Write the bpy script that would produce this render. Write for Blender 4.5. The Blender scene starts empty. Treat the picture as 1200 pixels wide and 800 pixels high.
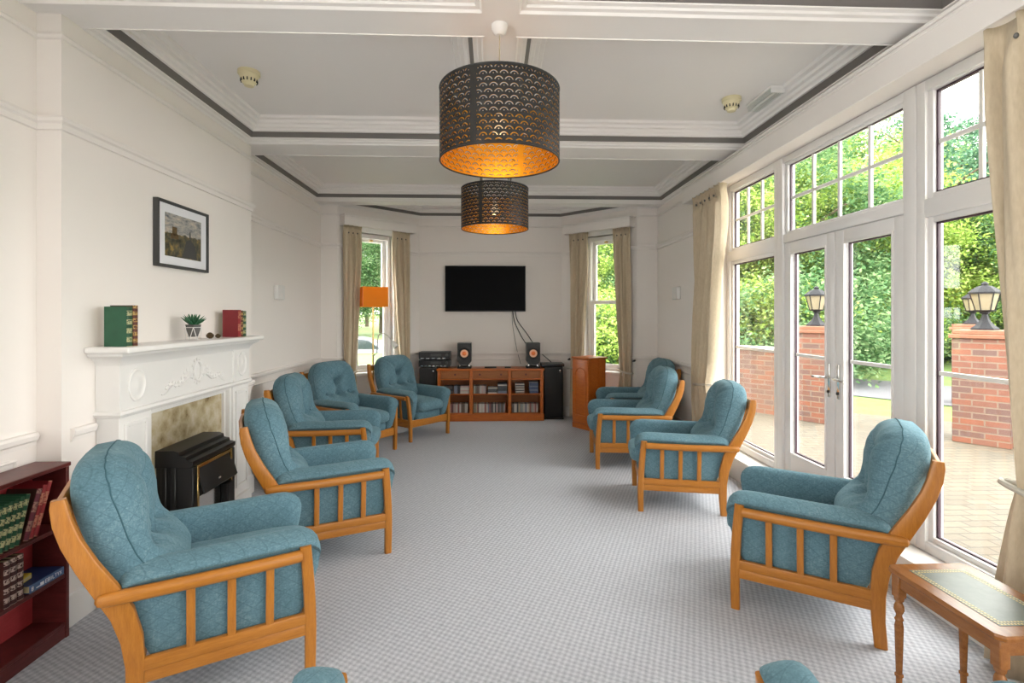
import bpy, bmesh, math, random
from mathutils import Vector, Matrix
random.seed(7)
PI = math.pi
SC = bpy.context.scene
COL = SC.collection
R = math.radians

# ------------------------------------------------------------------ node helper
class S:
    """a socket with arithmetic"""
    nt = None
    def __init__(s, k): s.k = k
    @staticmethod
    def m(op, *a):
        n = S.nt.nodes.new('ShaderNodeMath'); n.operation = op
        for i, v in enumerate(a):
            if isinstance(v, S): S.nt.links.new(v.k, n.inputs[i])
            else: n.inputs[i].default_value = v
        return S(n.outputs[0])
    def __add__(a, b): return S.m('ADD', a, b)
    def __radd__(a, b): return S.m('ADD', b, a)
    def __sub__(a, b): return S.m('SUBTRACT', a, b)
    def __rsub__(a, b): return S.m('SUBTRACT', b, a)
    def __mul__(a, b): return S.m('MULTIPLY', a, b)
    def __rmul__(a, b): return S.m('MULTIPLY', b, a)
    def __truediv__(a, b): return S.m('DIVIDE', a, b)
    def sin(a): return S.m('SINE', a)
    def floor(a): return S.m('FLOOR', a)
    def fract(a): return S.m('FRACT', a)
    def abs(a): return S.m('ABSOLUTE', a)
    def mod(a, b): return S.m('FLOORED_MODULO', a, b)
    def gt(a, b): return S.m('GREATER_THAN', a, b)
    def lt(a, b): return S.m('LESS_THAN', a, b)
    def sqrt(a): return S.m('SQRT', a)
    def pow(a, b): return S.m('POWER', a, b)
    def min(a, b): return S.m('MINIMUM', a, b)
    def max(a, b): return S.m('MAXIMUM', a, b)

MATS = {}
def newmat(name):
    m = bpy.data.materials.new(name); m.use_nodes = True
    nt = m.node_tree; S.nt = nt
    b = nt.nodes['Principled BSDF']
    MATS[name] = m
    return m, nt, b
def coord(nt, kind='Object'):
    n = nt.nodes.new('ShaderNodeTexCoord'); return n.outputs[kind]
def xyz(nt, sock):
    n = nt.nodes.new('ShaderNodeSeparateXYZ'); nt.links.new(sock, n.inputs[0])
    return S(n.outputs[0]), S(n.outputs[1]), S(n.outputs[2])
def vec(nt, x, y, z):
    n = nt.nodes.new('ShaderNodeCombineXYZ')
    for i, v in enumerate((x, y, z)):
        if isinstance(v, S): nt.links.new(v.k, n.inputs[i])
        else: n.inputs[i].default_value = v
    return n.outputs[0]
def noise(nt, sock, scale, detail=3, rough=.5, scl=None):
    if scl:
        mp = nt.nodes.new('ShaderNodeMapping'); mp.inputs['Scale'].default_value = scl
        nt.links.new(sock, mp.inputs[0]); sock = mp.outputs[0]
    n = nt.nodes.new('ShaderNodeTexNoise'); n.inputs['Scale'].default_value = scale
    n.inputs['Detail'].default_value = detail; n.inputs['Roughness'].default_value = rough
    nt.links.new(sock, n.inputs['Vector']); return S(n.outputs[0])
def ramp(nt, f, stops):
    n = nt.nodes.new('ShaderNodeValToRGB')
    e = n.color_ramp.elements
    while len(e) < len(stops): e.new(.5)
    for i, (p, c) in enumerate(stops):
        e[i].position = p; e[i].color = (*c, 1)
    nt.links.new(f.k if isinstance(f, S) else f, n.inputs[0]); return n.outputs[0]
def mixc(nt, f, a, b):
    n = nt.nodes.new('ShaderNodeMix'); n.data_type = 'RGBA'
    if isinstance(f, S): nt.links.new(f.k, n.inputs[0])
    else: n.inputs[0].default_value = f
    for v, i in ((a, 6), (b, 7)):
        if isinstance(v, tuple): n.inputs[i].default_value = (*v, 1)
        else: nt.links.new(v, n.inputs[i])
    return n.outputs[2]
def bump(nt, b, h, strength=.3, dist=.005):
    n = nt.nodes.new('ShaderNodeBump'); n.inputs['Strength'].default_value = strength
    n.inputs['Distance'].default_value = dist
    nt.links.new(h.k if isinstance(h, S) else h, n.inputs['Height']); nt.links.new(n.outputs[0], b.inputs['Normal'])
def plain(name, col, rough=.5, metal=0, spec=.5, emit=0, trans=0, nz=0.03, nscale=9):
    """a plain colour with a touch of natural unevenness"""
    m, nt, b = newmat(name)
    f = noise(nt, coord(nt), nscale, 2)
    lo = tuple(max(0, c*(1-nz)) for c in col); hi = tuple(min(1, c*(1+nz)) for c in col)
    nt.links.new(mixc(nt, f, lo, hi), b.inputs['Base Color'])
    b.inputs['Roughness'].default_value = rough; b.inputs['Metallic'].default_value = metal
    b.inputs['Specular IOR Level'].default_value = spec
    if emit:
        b.inputs['Emission Color'].default_value = (*col, 1); b.inputs['Emission Strength'].default_value = emit
    if trans: b.inputs['Transmission Weight'].default_value = trans
    return m

def wood(name, dark, light, scl=(1.5, 14, 14), rough=.35, grain=6):
    m, nt, b = newmat(name)
    c = coord(nt)
    f = noise(nt, c, grain, 5, .6, scl); g = noise(nt, c, grain*5, 2, .5, scl)
    f = f*.7+g*.3
    nt.links.new(ramp(nt, f, [(.3, dark), (.7, light)]), b.inputs['Base Color'])
    b.inputs['Roughness'].default_value = rough
    bump(nt, b, f, .08, .002)
    return m

plain('wall_paint', (.88, .825, .785), .75, nz=.012, nscale=1.3)
plain('ceiling_paint', (.90, .865, .84), .8, nz=.01, nscale=1.0)
plain('trim_paint', (.87, .82, .785), .45, nz=.01)
plain('gloss_white', (.84, .82, .80), .28, nz=.01)
plain('frame_plastic', (.80, .78, .775), .3, nz=.01)
plain('grey_band', (.17, .155, .145), .6)
plain('black_plastic', (.012, .012, .013), .35)
plain('black_matt', (.010, .010, .011), .7)
plain('screen', (.003, .003, .004), .5, spec=.08)
plain('dark_grey', (.05, .05, .05), .45)
plain('chrome', (.75, .75, .75), .18, 1)
plain('brass', (.75, .52, .2), .25, 1)
plain('copper', (.85, .22, .06), .3, .4)
plain('pale_copper', (.9, .5, .32), .35, .2)
plain('cream_plastic', (.74, .66, .42), .4)
plain('white_plastic', (.80, .78, .76), .35)
plain('paper_white', (.80, .80, .84), .8)
plain('pot_grey', (.13, .125, .12), .8, nz=.15, nscale=40)
plain('leaf_succulent', (.025, .12, .05), .45, nz=.4, nscale=30)
plain('cone_brown', (.12, .075, .03), .8, nz=.5, nscale=60)
m, nt, b = newmat('orange_shade')
b.inputs['Base Color'].default_value = (.90, .37, .03, 1); b.inputs['Roughness'].default_value = .8
t = nt.nodes.new('ShaderNodeBsdfTranslucent'); t.inputs[0].default_value = (.90, .42, .03, 1)
mx = nt.nodes.new('ShaderNodeMixShader'); mx.inputs[0].default_value = .45
nt.links.new(b.outputs[0], mx.inputs[1]); nt.links.new(t.outputs[0], mx.inputs[2]); nt.links.new(mx.outputs[0], nt.nodes['Material Output'].inputs[0])
plain('cord', (.5, .42, .30), .6)
plain('pewter', (.016, .016, .019), .65, spec=.25)
plain('lantern_glass', (.24, .20, .13), .3, nz=.1)
plain('rope', (.60, .57, .50), .9)
plain('car_silver', (.22, .23, .26), .25, .4)
plain('car_glass', (.03, .04, .05), .08)
plain('tyre', (.02, .02, .02), .8)
plain('tail_red', (.5, .01, .01), .3)
plain('stone_cap', (.23, .095, .055), .8, nz=.3, nscale=12)
plain('coping', (.50, .46, .42), .8, nz=.2)
plain('bark', (.10, .075, .05), .9, nz=.4, nscale=20)
plain('fire_black', (.012, .011, .011), .4)
plain('mirror_panel', (.80, .78, .76), .15, 1)
plain('gold_tool', (.62, .50, .22), .4, .3)
plain('seal', (.06, .03, .045), .5)

# teal chenille with faint diamond lines
m, nt, b = newmat('teal_fabric')
c = coord(nt); x, y, z = xyz(nt, c)
n1 = noise(nt, c, 60, 3, .7, (1, 1, 3)); n2 = noise(nt, c, 5, 3)
n4 = noise(nt, c, 150, 2, .6, (1, 1, .35))
f = n1*.45+n2*.25+n4*.30
warp = noise(nt, c, 7, 1)*.012
d1 = (((x+y)*.75+z+warp)*17).fract(); d2 = (((x+y)*.75-z+warp)*17).fract()
line = (d1.lt(.07)).max(d2.lt(.07))
col = ramp(nt, f, [(.30, (.072, .148, .180)), (.52, (.124, .226, .280)), (.75, (.26, .38, .415))])
col = mixc(nt, line*.30, col, (.045, .10, .13))
nt.links.new(col, b.inputs['Base Color'])
b.inputs['Roughness'].default_value = .9; b.inputs['Specular IOR Level'].default_value = .15
b.inputs['Sheen Weight'].default_value = .2; b.inputs['Sheen Roughness'].default_value = .5
b.inputs['Sheen Tint'].default_value = (.6, .85, .9, 1)
bump(nt, b, f-line*.2, .35, .004)
plain('teal_piping', (.06, .13, .16), .9, spec=.1)

# carpet: woven loops in rows
m, nt, b = newmat('carpet')
c = coord(nt); x, y, z = xyz(nt, c)
u = (x*.94+y*.34); v = (y*.94-x*.34)
wob = noise(nt, c, 24, 2)*.016
w1 = ((u+wob)*(2*PI/.036)).sin()*((v+wob*.7)*(2*PI/.040)).sin()
n1 = noise(nt, c, 160, 2, .6); n2 = noise(nt, c, 1.2, 3); n3 = noise(nt, c, 30, 2)
f = w1*.5+.5
f = f*.36+n1*.42+n3*.22
col = ramp(nt, f, [(.22, (.31, .325, .37)), (.5, (.49, .505, .555)), (.78, (.69, .695, .735))])
col = mixc(nt, n2*.25, col, (.50, .50, .52))
nt.links.new(col, b.inputs['Base Color'])
b.inputs['Roughness'].default_value = .95; b.inputs['Specular IOR Level'].default_value = .1
bump(nt, b, f, .6, .006)

wood('oak', (.36, .125, .014), (.52, .205, .028))
wood('oak_upright', (.36, .125, .014), (.52, .205, .028), (14, 14, 1.5))
wood('pine_orange', (.40, .085, .008), (.58, .155, .016), (1.2, 9, 9), .35)
wood('pine_inner', (.30, .09, .02), (.42, .15, .035), (1.2, 9, 9), .5)
wood('mahogany', (.075, .012, .012), (.15, .028, .026), (2, 2, 10), .35)
wood('mahogany_back', (.36, .03, .035), (.48, .055, .06), (2, 2, 6), .5)
wood('table_wood', (.24, .085, .022), (.40, .165, .045), (10, 1.5, 10), .25)

m, nt, b = newmat('curtain_fabric')
c = coord(nt); n1 = noise(nt, c, 90, 2, .6, (1, 1, .25)); n2 = noise(nt, c, 3, 2)
nt.links.new(ramp(nt, n1*.6+n2*.4, [(.3, (.57, .465, .325)), (.7, (.69, .58, .43))]), b.inputs['Base Color'])
b.inputs['Roughness'].default_value = .85; b.inputs['Specular IOR Level'].default_value = .15
b.inputs['Sheen Weight'].default_value = .15
bump(nt, b, n1, .1, .002)
m, nt, b = newmat('lining_fabric')
c = coord(nt); n1 = noise(nt, c, 60, 2)
nt.links.new(mixc(nt, n1, (.72, .67, .6), (.8, .76, .7)), b.inputs['Base Color']); b.inputs['Roughness'].default_value = .9

m, nt, b = newmat('marble_beige')
c = coord(nt); n1 = noise(nt, c, 7, 6, .65); n2 = noise(nt, c, 22, 4, .7)
vo = nt.nodes.new('ShaderNodeTexVoronoi'); vo.inputs['Scale'].default_value = 13; nt.links.new(c, vo.inputs['Vector'])
f = n1*.6+n2*.25+S(vo.outputs['Distance'])*.25
nt.links.new(ramp(nt, f, [(.36, (.10, .06, .03)), (.44, (.34, .26, .14)), (.56, (.52, .43, .27)), (.72, (.66, .59, .45))]), b.inputs['Base Color'])
b.inputs['Roughness'].default_value = .25

def brickmat(name, c1, c2, mortar, w, h, ms, vertical=True, bias=0):
    m, nt, b = newmat(name)
    c = coord(nt); x, y, z = xyz(nt, c)
    v = vec(nt, x+y, z, 0.) if vertical else vec(nt, x, y, 0.)
    t = nt.nodes.new('ShaderNodeTexBrick')
    t.inputs['Color1'].default_value = (*c1, 1); t.inputs['Color2'].default_value = (*c2, 1); t.inputs['Mortar'].default_value = (*mortar, 1)
    t.inputs['Scale'].default_value = 1; t.inputs['Brick Width'].default_value = w; t.inputs['Row Height'].default_value = h
    t.inputs['Mortar Size'].default_value = ms; t.inputs['Bias'].default_value = bias
    nt.links.new(v, t.inputs['Vector'])
    n1 = noise(nt, c, 14, 4, .6)
    nt.links.new(mixc(nt, n1*.5, t.outputs[0], tuple(.5*(p+q)*.7 for p, q in zip(c1, c2))), b.inputs['Base Color'])
    b.inputs['Roughness'].default_value = .85
    bump(nt, b, S(t.outputs['Fac'])*-1.+n1*.4, .4, .01)
brickmat('brick', (.245, .085, .047), (.115, .075, .068), (.21, .165, .125), .225, .075, .008)
brickmat('paving', (.150, .122, .088), (.112, .093, .070), (.050, .046, .034), .21, .105, .006, False)

# clear glass
m, nt, b = newmat('glass')
nt.nodes.remove(b)
tr = nt.nodes.new('ShaderNodeBsdfTransparent'); tr.inputs[0].default_value = (.95, .97, .96, 1)
gl = nt.nodes.new('ShaderNodeBsdfGlossy'); gl.inputs['Roughness'].default_value = .02
lw = nt.nodes.new('ShaderNodeLayerWeight'); lw.inputs['Blend'].default_value = .5
fc = S(lw.outputs['Facing']); frs = (fc.pow(5.)*.5+.03)
mx = nt.nodes.new('ShaderNodeMixShader')
nt.links.new(frs.k, mx.inputs[0]); nt.links.new(tr.outputs[0], mx.inputs[1]); nt.links.new(gl.outputs[0], mx.inputs[2])
nt.links.new(mx.outputs[0], nt.nodes['Material Output'].inputs[0])

# pierced metal shade: fish-scale arcs cut out of the sheet
def pierced(name, col, metal, rough):
    m, nt, b = newmat(name)
    uv = coord(nt, 'UV'); u, v, _ = xyz(nt, uv)
    b.inputs['Base Color'].default_value = (*col, 1); b.inputs['Metallic'].default_value = metal; b.inputs['Roughness'].default_value = rough
    H_, W_ = .0270, .0465
    r = v/H_; row = r.floor(); fv = r.fract()*H_
    fu = ((u/W_+row.mod(2.)*.5).fract()-.5)*W_
    d = (fu*fu+fv*fv).sqrt()
    arc = d.gt(.0155)*d.lt(.0205)*fv.gt(.0050)
    dot = ((fu*fu+(fv-.006)*(fv-.006)).sqrt()).lt(.0028)
    edge = v.gt(.012)*v.lt(.338)
    seam = (u-.047).abs().gt(.016)*(u-.974).abs().gt(.016)
    hole = arc.max(dot)*edge*seam
    tr = nt.nodes.new('ShaderNodeBsdfTransparent'); mx = nt.nodes.new('ShaderNodeMixShader')
    nt.links.new(hole.k, mx.inputs[0]); nt.links.new(b.outputs[0], mx.inputs[1]); nt.links.new(tr.outputs[0], mx.inputs[2])
    nt.links.new(mx.outputs[0], nt.nodes['Material Output'].inputs[0])
pierced('shade_black', (.014, .011, .008), .0, .55)
pierced('shade_gold', (.90, .42, .03), .8, .42)

# leaves
def leafmat(name, stops):
    m, nt, b = newmat(name)
    g = nt.nodes.new('ShaderNodeNewGeometry')
    f = S(g.outputs['Random Per Island'])
    n2 = noise(nt, coord(nt), .9, 2)
    col = ramp(nt, f*.6+n2*.4, stops)
    nt.links.new(col, b.inputs['Base Color']); b.inputs['Roughness'].default_value = .6
    b.inputs['Specular IOR Level'].default_value = .2
    t = nt.nodes.new('ShaderNodeBsdfTranslucent'); nt.links.new(col, t.inputs[0])
    mx = nt.nodes.new('ShaderNodeMixShader'); mx.inputs[0].default_value = .45
    nt.links.new(b.outputs[0], mx.inputs[1]); nt.links.new(t.outputs[0], mx.inputs[2])
    nt.links.new(mx.outputs[0], nt.nodes['Material Output'].inputs[0])
leafmat('leaf_bright', [(.2, (.13, .23, .035)), (.5, (.30, .42, .08)), (.8, (.52, .60, .20))])
leafmat('leaf_mid', [(.2, (.05, .13, .05)), (.5, (.13, .25, .10)), (.8, (.30, .42, .20))])
leafmat('leaf_blue', [(.2, (.05, .12, .07)), (.5, (.09, .20, .12)), (.8, (.19, .33, .20))])
m, nt, b = newmat('grass')
c = coord(nt); n1 = noise(nt, c, 12, 4, .7); n2 = noise(nt, c, 1, 2)
nt.links.new(ramp(nt, n1*.6+n2*.4, [(.3, (.07, .13, .025)), (.7, (.17, .24, .06))]), b.inputs['Base Color']); b.inputs['Roughness'].default_value = .9
plain('tarmac', (.115, .11, .12), .85, nz=.15, nscale=30)

m, nt, b = newmat('green_leather')
c = coord(nt); n1 = noise(nt, c, 35, 4, .6); n2 = noise(nt, c, 5, 2)
nt.links.new(ramp(nt, n1*.4+n2*.6, [(.3, (.075, .10, .085)), (.7, (.15, .18, .155))]), b.inputs['Base Color']); b.inputs['Roughness'].default_value = .32
bump(nt, b, n1, .1, .001)

# painting: rocks under a cloudy sky, all in procedural colour
m, nt, b = newmat('painting')
c = coord(nt); x, y, z = xyz(nt, c)
n1 = noise(nt, c, 14, 5, .65, (1, 1, 3.2)); n2 = noise(nt, c, 18, 5, .7)
sky = ramp(nt, n1, [(.3, (.05, .07, .11)), (.5, (.35, .34, .32)), (.68, (.62, .52, .42))])
land = ramp(nt, n2, [(.35, (.02, .022, .022)), (.5, (.10, .09, .05)), (.65, (.34, .22, .05))])
hz = (z+n2*.06).gt(.045)
nt.links.new(mixc(nt, hz, land, sky), b.inputs['Base Color']); b.inputs['Roughness'].default_value = .3

# gilded spines
def spine(name, col, gold, freq):
    m, nt, b = newmat(name)
    c = coord(nt); x, y, z = xyz(nt, c)
    n1 = noise(nt, c, 120, 2)
    band = ((z*freq).fract().gt(.55))*(n1.gt(.45))
    fine = ((z*freq*2).fract().lt(.10))
    nt.links.new(mixc(nt, band.max(fine)*.85, col, gold), b.inputs['Base Color']); b.inputs['Roughness'].default_value = .5
spine('spine_green', (.015, .075, .035), (.50, .47, .25), 22)
spine('spine_plum', (.13, .02, .035), (.36, .20, .15), 13)
spine('spine_red', (.28, .015, .02), (.50, .20, .12), 11)
spine('spine_dark', (.05, .012, .012), (.55, .42, .36), 26)
spine('spine_brown', (.10, .02, .012), (.5, .33, .10), 28)
plain('cover_green', (.02, .10, .05), .5, nz=.2, nscale=20)
plain('cover_red', (.22, .012, .018), .5, nz=.12, nscale=20)
plain('cover_brown', (.06, .018, .012), .5)
plain('cover_blue', (.015, .035, .13), .4)
plain('spine_blue', (.08, .14, .28), .4)
plain('page_cream', (.62, .52, .30), .8)
plain('yellow_card', (.65, .50, .06), .6)
CDCOL = []
for i, cc in enumerate([(.5, .48, .44), (.28, .1, .09), (.05, .05, .06), (.6, .58, .55), (.18, .2, .26), (.42, .34, .22), (.15, .11, .09), (.5, .36, .34), (.3, .34, .32)]):
    plain('case_%d' % i, cc, .35); CDCOL.append('case_%d' % i)
plain('case_blue', (.05, .08, .18), .35)

# ------------------------------------------------------------------ mesh helper
class MB:
    def __init__(s): s.bm = bmesh.new()
    def box(s, x0, x1, y0, y1, z0, z1, bev=0, seg=1, M=None):
        r = bmesh.ops.create_cube(s.bm, size=1)
        vs = r['verts']
        T = Matrix.Translation(((x0+x1)/2, (y0+y1)/2, (z0+z1)/2)) @ Matrix.Diagonal((abs(x1-x0), abs(y1-y0), abs(z1-z0), 1))
        if M: T = M @ T
        bmesh.ops.transform(s.bm, matrix=T, verts=vs)
        if bev:
            es = list({e for v in vs for e in v.link_edges})
            bmesh.ops.bevel(s.bm, geom=es, offset=bev, segments=seg, affect='EDGES', profile=.5)
        return s
    def loft(s, rings, close=True, caps=True, loop=False):
        R_ = [[s.bm.verts.new(p) for p in r] for r in rings]
        n = len(R_[0]); k = len(R_)
        for i in range(k if loop else k-1):
            a, b = R_[i], R_[(i+1) % k]
            for j in range(n if close else n-1):
                j2 = (j+1) % n
                try: s.bm.faces.new((a[j], a[j2], b[j2], b[j]))
                except ValueError: pass
        if caps and not loop and close:
            for r in (R_[0][::-1], R_[-1]):
                try: s.bm.faces.new(r)
                except ValueError: pass
        return s
    def bar(s, path, w, t, side=(0, 1, 0), rnd=.3, n=3):
        """rounded rectangular bar along path: t along the side axis, w across it"""
        path = [Vector(p) for p in path]; side = Vector(side); rings = []
        k = len(path)
        for i, p in enumerate(path):
            T = (path[min(i+1, k-1)]-path[max(i-1, 0)]).normalized()
            N = T.cross(side).normalized(); B = side-T*side.dot(T); B.normalize()
            ww = w[i] if isinstance(w, (list, tuple)) else w
            tt = t[i] if isinstance(t, (list, tuple)) else t
            rr = min(ww, tt)*rnd; ring = []
            for cx, cy, a0 in ((1, 1, 0), (-1, 1, 90), (-1, -1, 180), (1, -1, 270)):
                for q in range(n):
                    a = R(a0+90*q/(n-1))
                    ring.append(p+N*(cx*(ww/2-rr)+rr*math.cos(a))+B*(cy*(tt/2-rr)+rr*math.sin(a)))
            rings.append(ring)
        return s.loft(rings)
    def tube(s, path, r, n=8, caps=True):
        path = [Vector(p) for p in path]; k = len(path); rings = []
        up = Vector((0, 0, 1)); prevN = None
        for i, p in enumerate(path):
            T = (path[min(i+1, k-1)]-path[max(i-1, 0)]).normalized()
            if prevN is None:
                N = T.cross(up)
                if N.length < 1e-3: N = T.cross(Vector((1, 0, 0)))
            else: N = prevN-T*prevN.dot(T)
            N.normalize(); B = T.cross(N); prevN = N
            rr = r[i] if isinstance(r, (list, tuple)) else r
            rings.append([p+N*rr*math.cos(2*PI*j/n)+B*rr*math.sin(2*PI*j/n) for j in range(n)])
        return s.loft(rings, caps=caps)
    def lathe(s, prof, c=(0, 0, 0), n=24, M=None, caps=True):
        rings = []
        for r, z in prof:
            ring = [Vector((c[0]+r*math.cos(2*PI*j/n), c[1]+r*math.sin(2*PI*j/n), c[2]+z)) for j in range(n)]
            if M: ring = [M @ p for p in ring]
            rings.append(ring)
        return s.loft(rings, caps=caps)
    def superq(s, c, h, e1=.5, e2=.5, nu=16, nv=28, M=None, f=None):
        def sp(v, e): return math.copysign(abs(v)**e, v)
        rings = []
        for i in range(1, nu):
            a = -PI/2+PI*i/nu
            ring = []
            for j in range(nv):
                t = 2*PI*j/nv
                p = Vector((h[0]*sp(math.cos(a), e1)*sp(math.cos(t), e2), h[1]*sp(math.cos(a), e1)*sp(math.sin(t), e2), h[2]*sp(math.sin(a), e1)))
                if f: p = f(p)
                p = p+Vector(c)
                ring.append(M @ p if M else p)
            rings.append(ring)
        return s.loft(rings)
    def prism(s, pts, a, b, axis='x'):
        def mk(p, h):
            return {'x': (h, p[0], p[1]), 'y': (p[0], h, p[1]), 'z': (p[0], p[1], h)}[axis]
        return s.loft([[mk(p, a) for p in pts], [mk(p, b) for p in pts]])
    def poly(s, pts):
        s.bm.faces.new([s.bm.verts.new(p) for p in pts]); return s
    def build(s, name, mat, parent=None, smooth=40, kind=None, loc=None, rz=None):
        bm = s.bm
        bmesh.ops.recalc_face_normals(bm, faces=bm.faces[:])
        me = bpy.data.meshes.new(name); bm.to_mesh(me); bm.free()
        o = bpy.data.objects.new(name, me); COL.objects.link(o)
        me.materials.append(MATS[mat])
        if smooth:
            for p in me.polygons: p.use_smooth = True
            me.set_sharp_from_angle(angle=R(smooth))
        if parent: o.parent = parent
        if kind: o['kind'] = kind
        if loc is not None: o.location = loc
        if rz is not None: o.rotation_euler.z = rz
        return o
def struct(mb, name, mat, parent=None, **k):
    return mb.build(name, mat, parent, kind=None if parent else 'structure', **k)
def tag(o, label, cat, group=None):
    o['label'] = label; o['category'] = cat
    if group: o['group'] = group
    return o
def thing(name, label, cat, loc=(0, 0, 0), rz=0, group=None):
    o = bpy.data.objects.new(name, None); COL.objects.link(o)
    o.location = loc; o.rotation_euler.z = rz; o.empty_display_size = .1
    return tag(o, label, cat, group)
def dup(root, loc, rz=0, label=None, group=None, scale=None):
    def rec(o, parent):
        c = o.copy(); COL.objects.link(c); c.parent = parent
        for ch in list(o.children): rec(ch, c)
        return c
    kids = list(root.children)
    r = root.copy(); COL.objects.link(r)
    r.location = loc; r.rotation_euler.z = rz
    if scale: r.scale = scale
    if label: r['label'] = label
    if group: r['group'] = group
    for ch in kids: rec(ch, r)
    return r
def sweep(mb, path, prof, closed=False):
    """profile (offset to the right of travel, z) swept with mitres along plan path"""
    n = len(path); P_ = [Vector(p) for p in path]; rings = []
    for i in range(n):
        if closed: a, b, c = P_[i-1], P_[i], P_[(i+1) % n]
        else: a, b, c = P_[max(i-1, 0)], P_[i], P_[min(i+1, n-1)]
        d1 = (b-a) if (b-a).length > 1e-6 else (c-b); d2 = (c-b) if (c-b).length > 1e-6 else (b-a)
        d1 = d1.normalized(); d2 = d2.normalized()
        n1 = Vector((d1.y, -d1.x)); n2 = Vector((d2.y, -d2.x))
        m_ = n1+n2; m_ = m_/max(.2, m_.dot(n1)) if m_.length > 1e-6 else n1
        rings.append([(b.x+m_.x*o, b.y+m_.y*o, z) for o, z in prof])
    return mb.loft(rings, loop=closed)

# ------------------------------------------------------------------ the room
XL, XN, XB = -2.24, -2.16, -2.045         # left wall far part, near recess, chimney breast
YB0, YB1 = 2.51, 4.42
XR, XW = 2.21, 2.42                        # right wall face, window plane
YR = -3.6
ZC, ZB = 3.10, 2.93
L0, L1 = (-2.03, 6.78), (-1.09, 7.65)      # canted bay walls
R0, R1 = (1.04, 7.65), (1.93, 6.78)

mb = MB(); mb.poly([(XL-.1, YR-.1, 0), (XW+.05, YR-.1, 0), (XW+.05, 6.9, 0), (2.0, 6.9, 0), (1.1, 7.8, 0), (-1.15, 7.8, 0), (-2.1, 6.9, 0), (XL-.1, 6.9, 0)])
struct(mb, 'floor', 'carpet')
mb = MB(); mb.box(XL-.3, XW+.3, YR-.2, 7.95, ZC, ZC+.12); struct(mb, 'ceiling', 'ceiling_paint')
mb = MB()
mb.box(XL-.2, XN, YR-.1, -3.1, 0, ZC-.002); mb.box(XL-.2, XN, .0, YB0, 0, ZC-.002)
mb.box(XL-.2, XN, -3.1, .0, 0, .6); mb.box(XL-.2, XN, -3.1, .0, 2.65, ZC-.002)
mb.box(XL-.2, XL, YB1, 6.98, 0, ZC-.002)
mb.box(XL-.2, XB, YB0, YB1, 0, ZC-.002)
struct(mb, 'wall_left', 'wall_paint', smooth=0)
def wall_frame(A, B, s0, s1, z0, z1, th, name):
    """wall from A to B in plan, solid on its outer side, with a window opening s0..s1, z0..z1"""
    A = Vector(A); B = Vector(B); L = (B-A).length; a = (B-A)/L
    ang = math.atan2(a.y, a.x)
    M = Matrix.Translation((A.x, A.y, 0)) @ Matrix.Rotation(ang, 4, 'Z')
    mb = MB()
    mb.box(0, s0, 0, th, 0, ZC-.002, M=M); mb.box(s1, L, 0, th, 0, ZC-.002, M=M)
    mb.box(s0, s1, 0, th, 0, z0, M=M); mb.box(s0, s1, 0, th, z1, ZC-.002, M=M)
    struct(mb, name, 'wall_paint', smooth=0)
    return M, L
ML, LL = wall_frame(L0, L1, .24, .84, .72, 2.62, .22, 'wall_bay_left')
MR, LR = wall_frame(R0, R1, .42, 1.02, .72, 2.62, .22, 'wall_bay_right')
mb = MB(); mb.box(L1[0]-.02, R0[0]+.02, 7.65, 7.87, 0, ZC-.002); struct(mb, 'wall_back', 'wall_paint')
mb = MB(); mb.box(XL-.2, L0[0], 6.78, 7.0, 0, ZC-.002); struct(mb, 'wall_back_left', 'wall_paint')
mb = MB(); mb.box(R1[0], XR+.2, 6.78, 7.0, 0, ZC-.002); struct(mb, 'wall_back_right', 'wall_paint')
YW0, YW1 = 1.85, 5.10
mb = MB()
mb.box(XR, XR+.28, YW1, 6.98, 0, ZC-.002)
mb.box(XR, XR+.28, YW0, YW1, 2.79, ZC-.002)
mb.box(XR, XR+.28, .55, YW0, 0, ZC-.002)
mb.box(XR, XR+.28, -2.75, .55, 2.735, ZC-.002); mb.box(XR, XR+.28, -2.75, .55, 0, .19)
mb.box(XR, XR+.28, YR-.1, -2.75, 0, ZC-.002)
struct(mb, 'wall_right', 'wall_paint', smooth=0)
mb = MB()
mb.box(XL-.2, XR+.28, YR-.2, YR, 0, ZC-.002)
struct(mb, 'wall_rear', 'wall_paint', smooth=0)
# sill step under the big window
mb = MB(); mb.box(XR-.005, XR+.28, YW0+.002, YW1-.002, .0, .20, .006, 2); struct(mb, 'trim_1', 'gloss_white')

# beams and cornices
mb = MB()
for y0, y1 in ((-2.2, -1.9), (.20, .40), (2.43, 2.63), (4.35, 4.65), (6.50, 6.71)):
    mb.box(XL+.0, XR, y0, y1, ZB, ZC-.001)
struct(mb, 'trim_2', 'ceiling_paint', smooth=0)
mb = MB()
for y0, y1 in ((YR, -2.2), (-1.9, .2), (.40, 2.43), (2.63, 4.35), (4.65, 6.50)):
    mb.box(-.045, .122, y0, y1, ZB, ZC-.001)
struct(mb, 'trim_3', 'ceiling_paint', smooth=0)
rects = []
for y0, y1 in ((-1.9, .2), (.40, 2.43), (2.63, 4.35), (4.65, 6.50)):
    xl = XB if 2 < y0 < 4 else (XN if y0 < 2 else XL)
    rects += [[(xl, y0), (xl, y1), (-.045, y1), (-.045, y0)], [(.122, y0), (.122, y1), (XR, y1), (XR, y0)]]
bay = [(XL, 6.71), (XL, 6.78), L0, L1, R0, R1, (XR, 6.78), (XR, 6.71)]
rects.append(bay)
PROF_UP = [(.085, 3.000), (.100, 3.004), (.104, 3.022), (.122, 3.028), (.128, 3.048), (.150, 3.054), (.156, 3.072), (.185, 3.080), (.192, 3.0995), (0, 3.0995), (0, 3.000)]
PROF_BAND = [(.058, 2.962), (.088, 3.000), (0, 3.001), (0, 2.962)]
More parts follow.
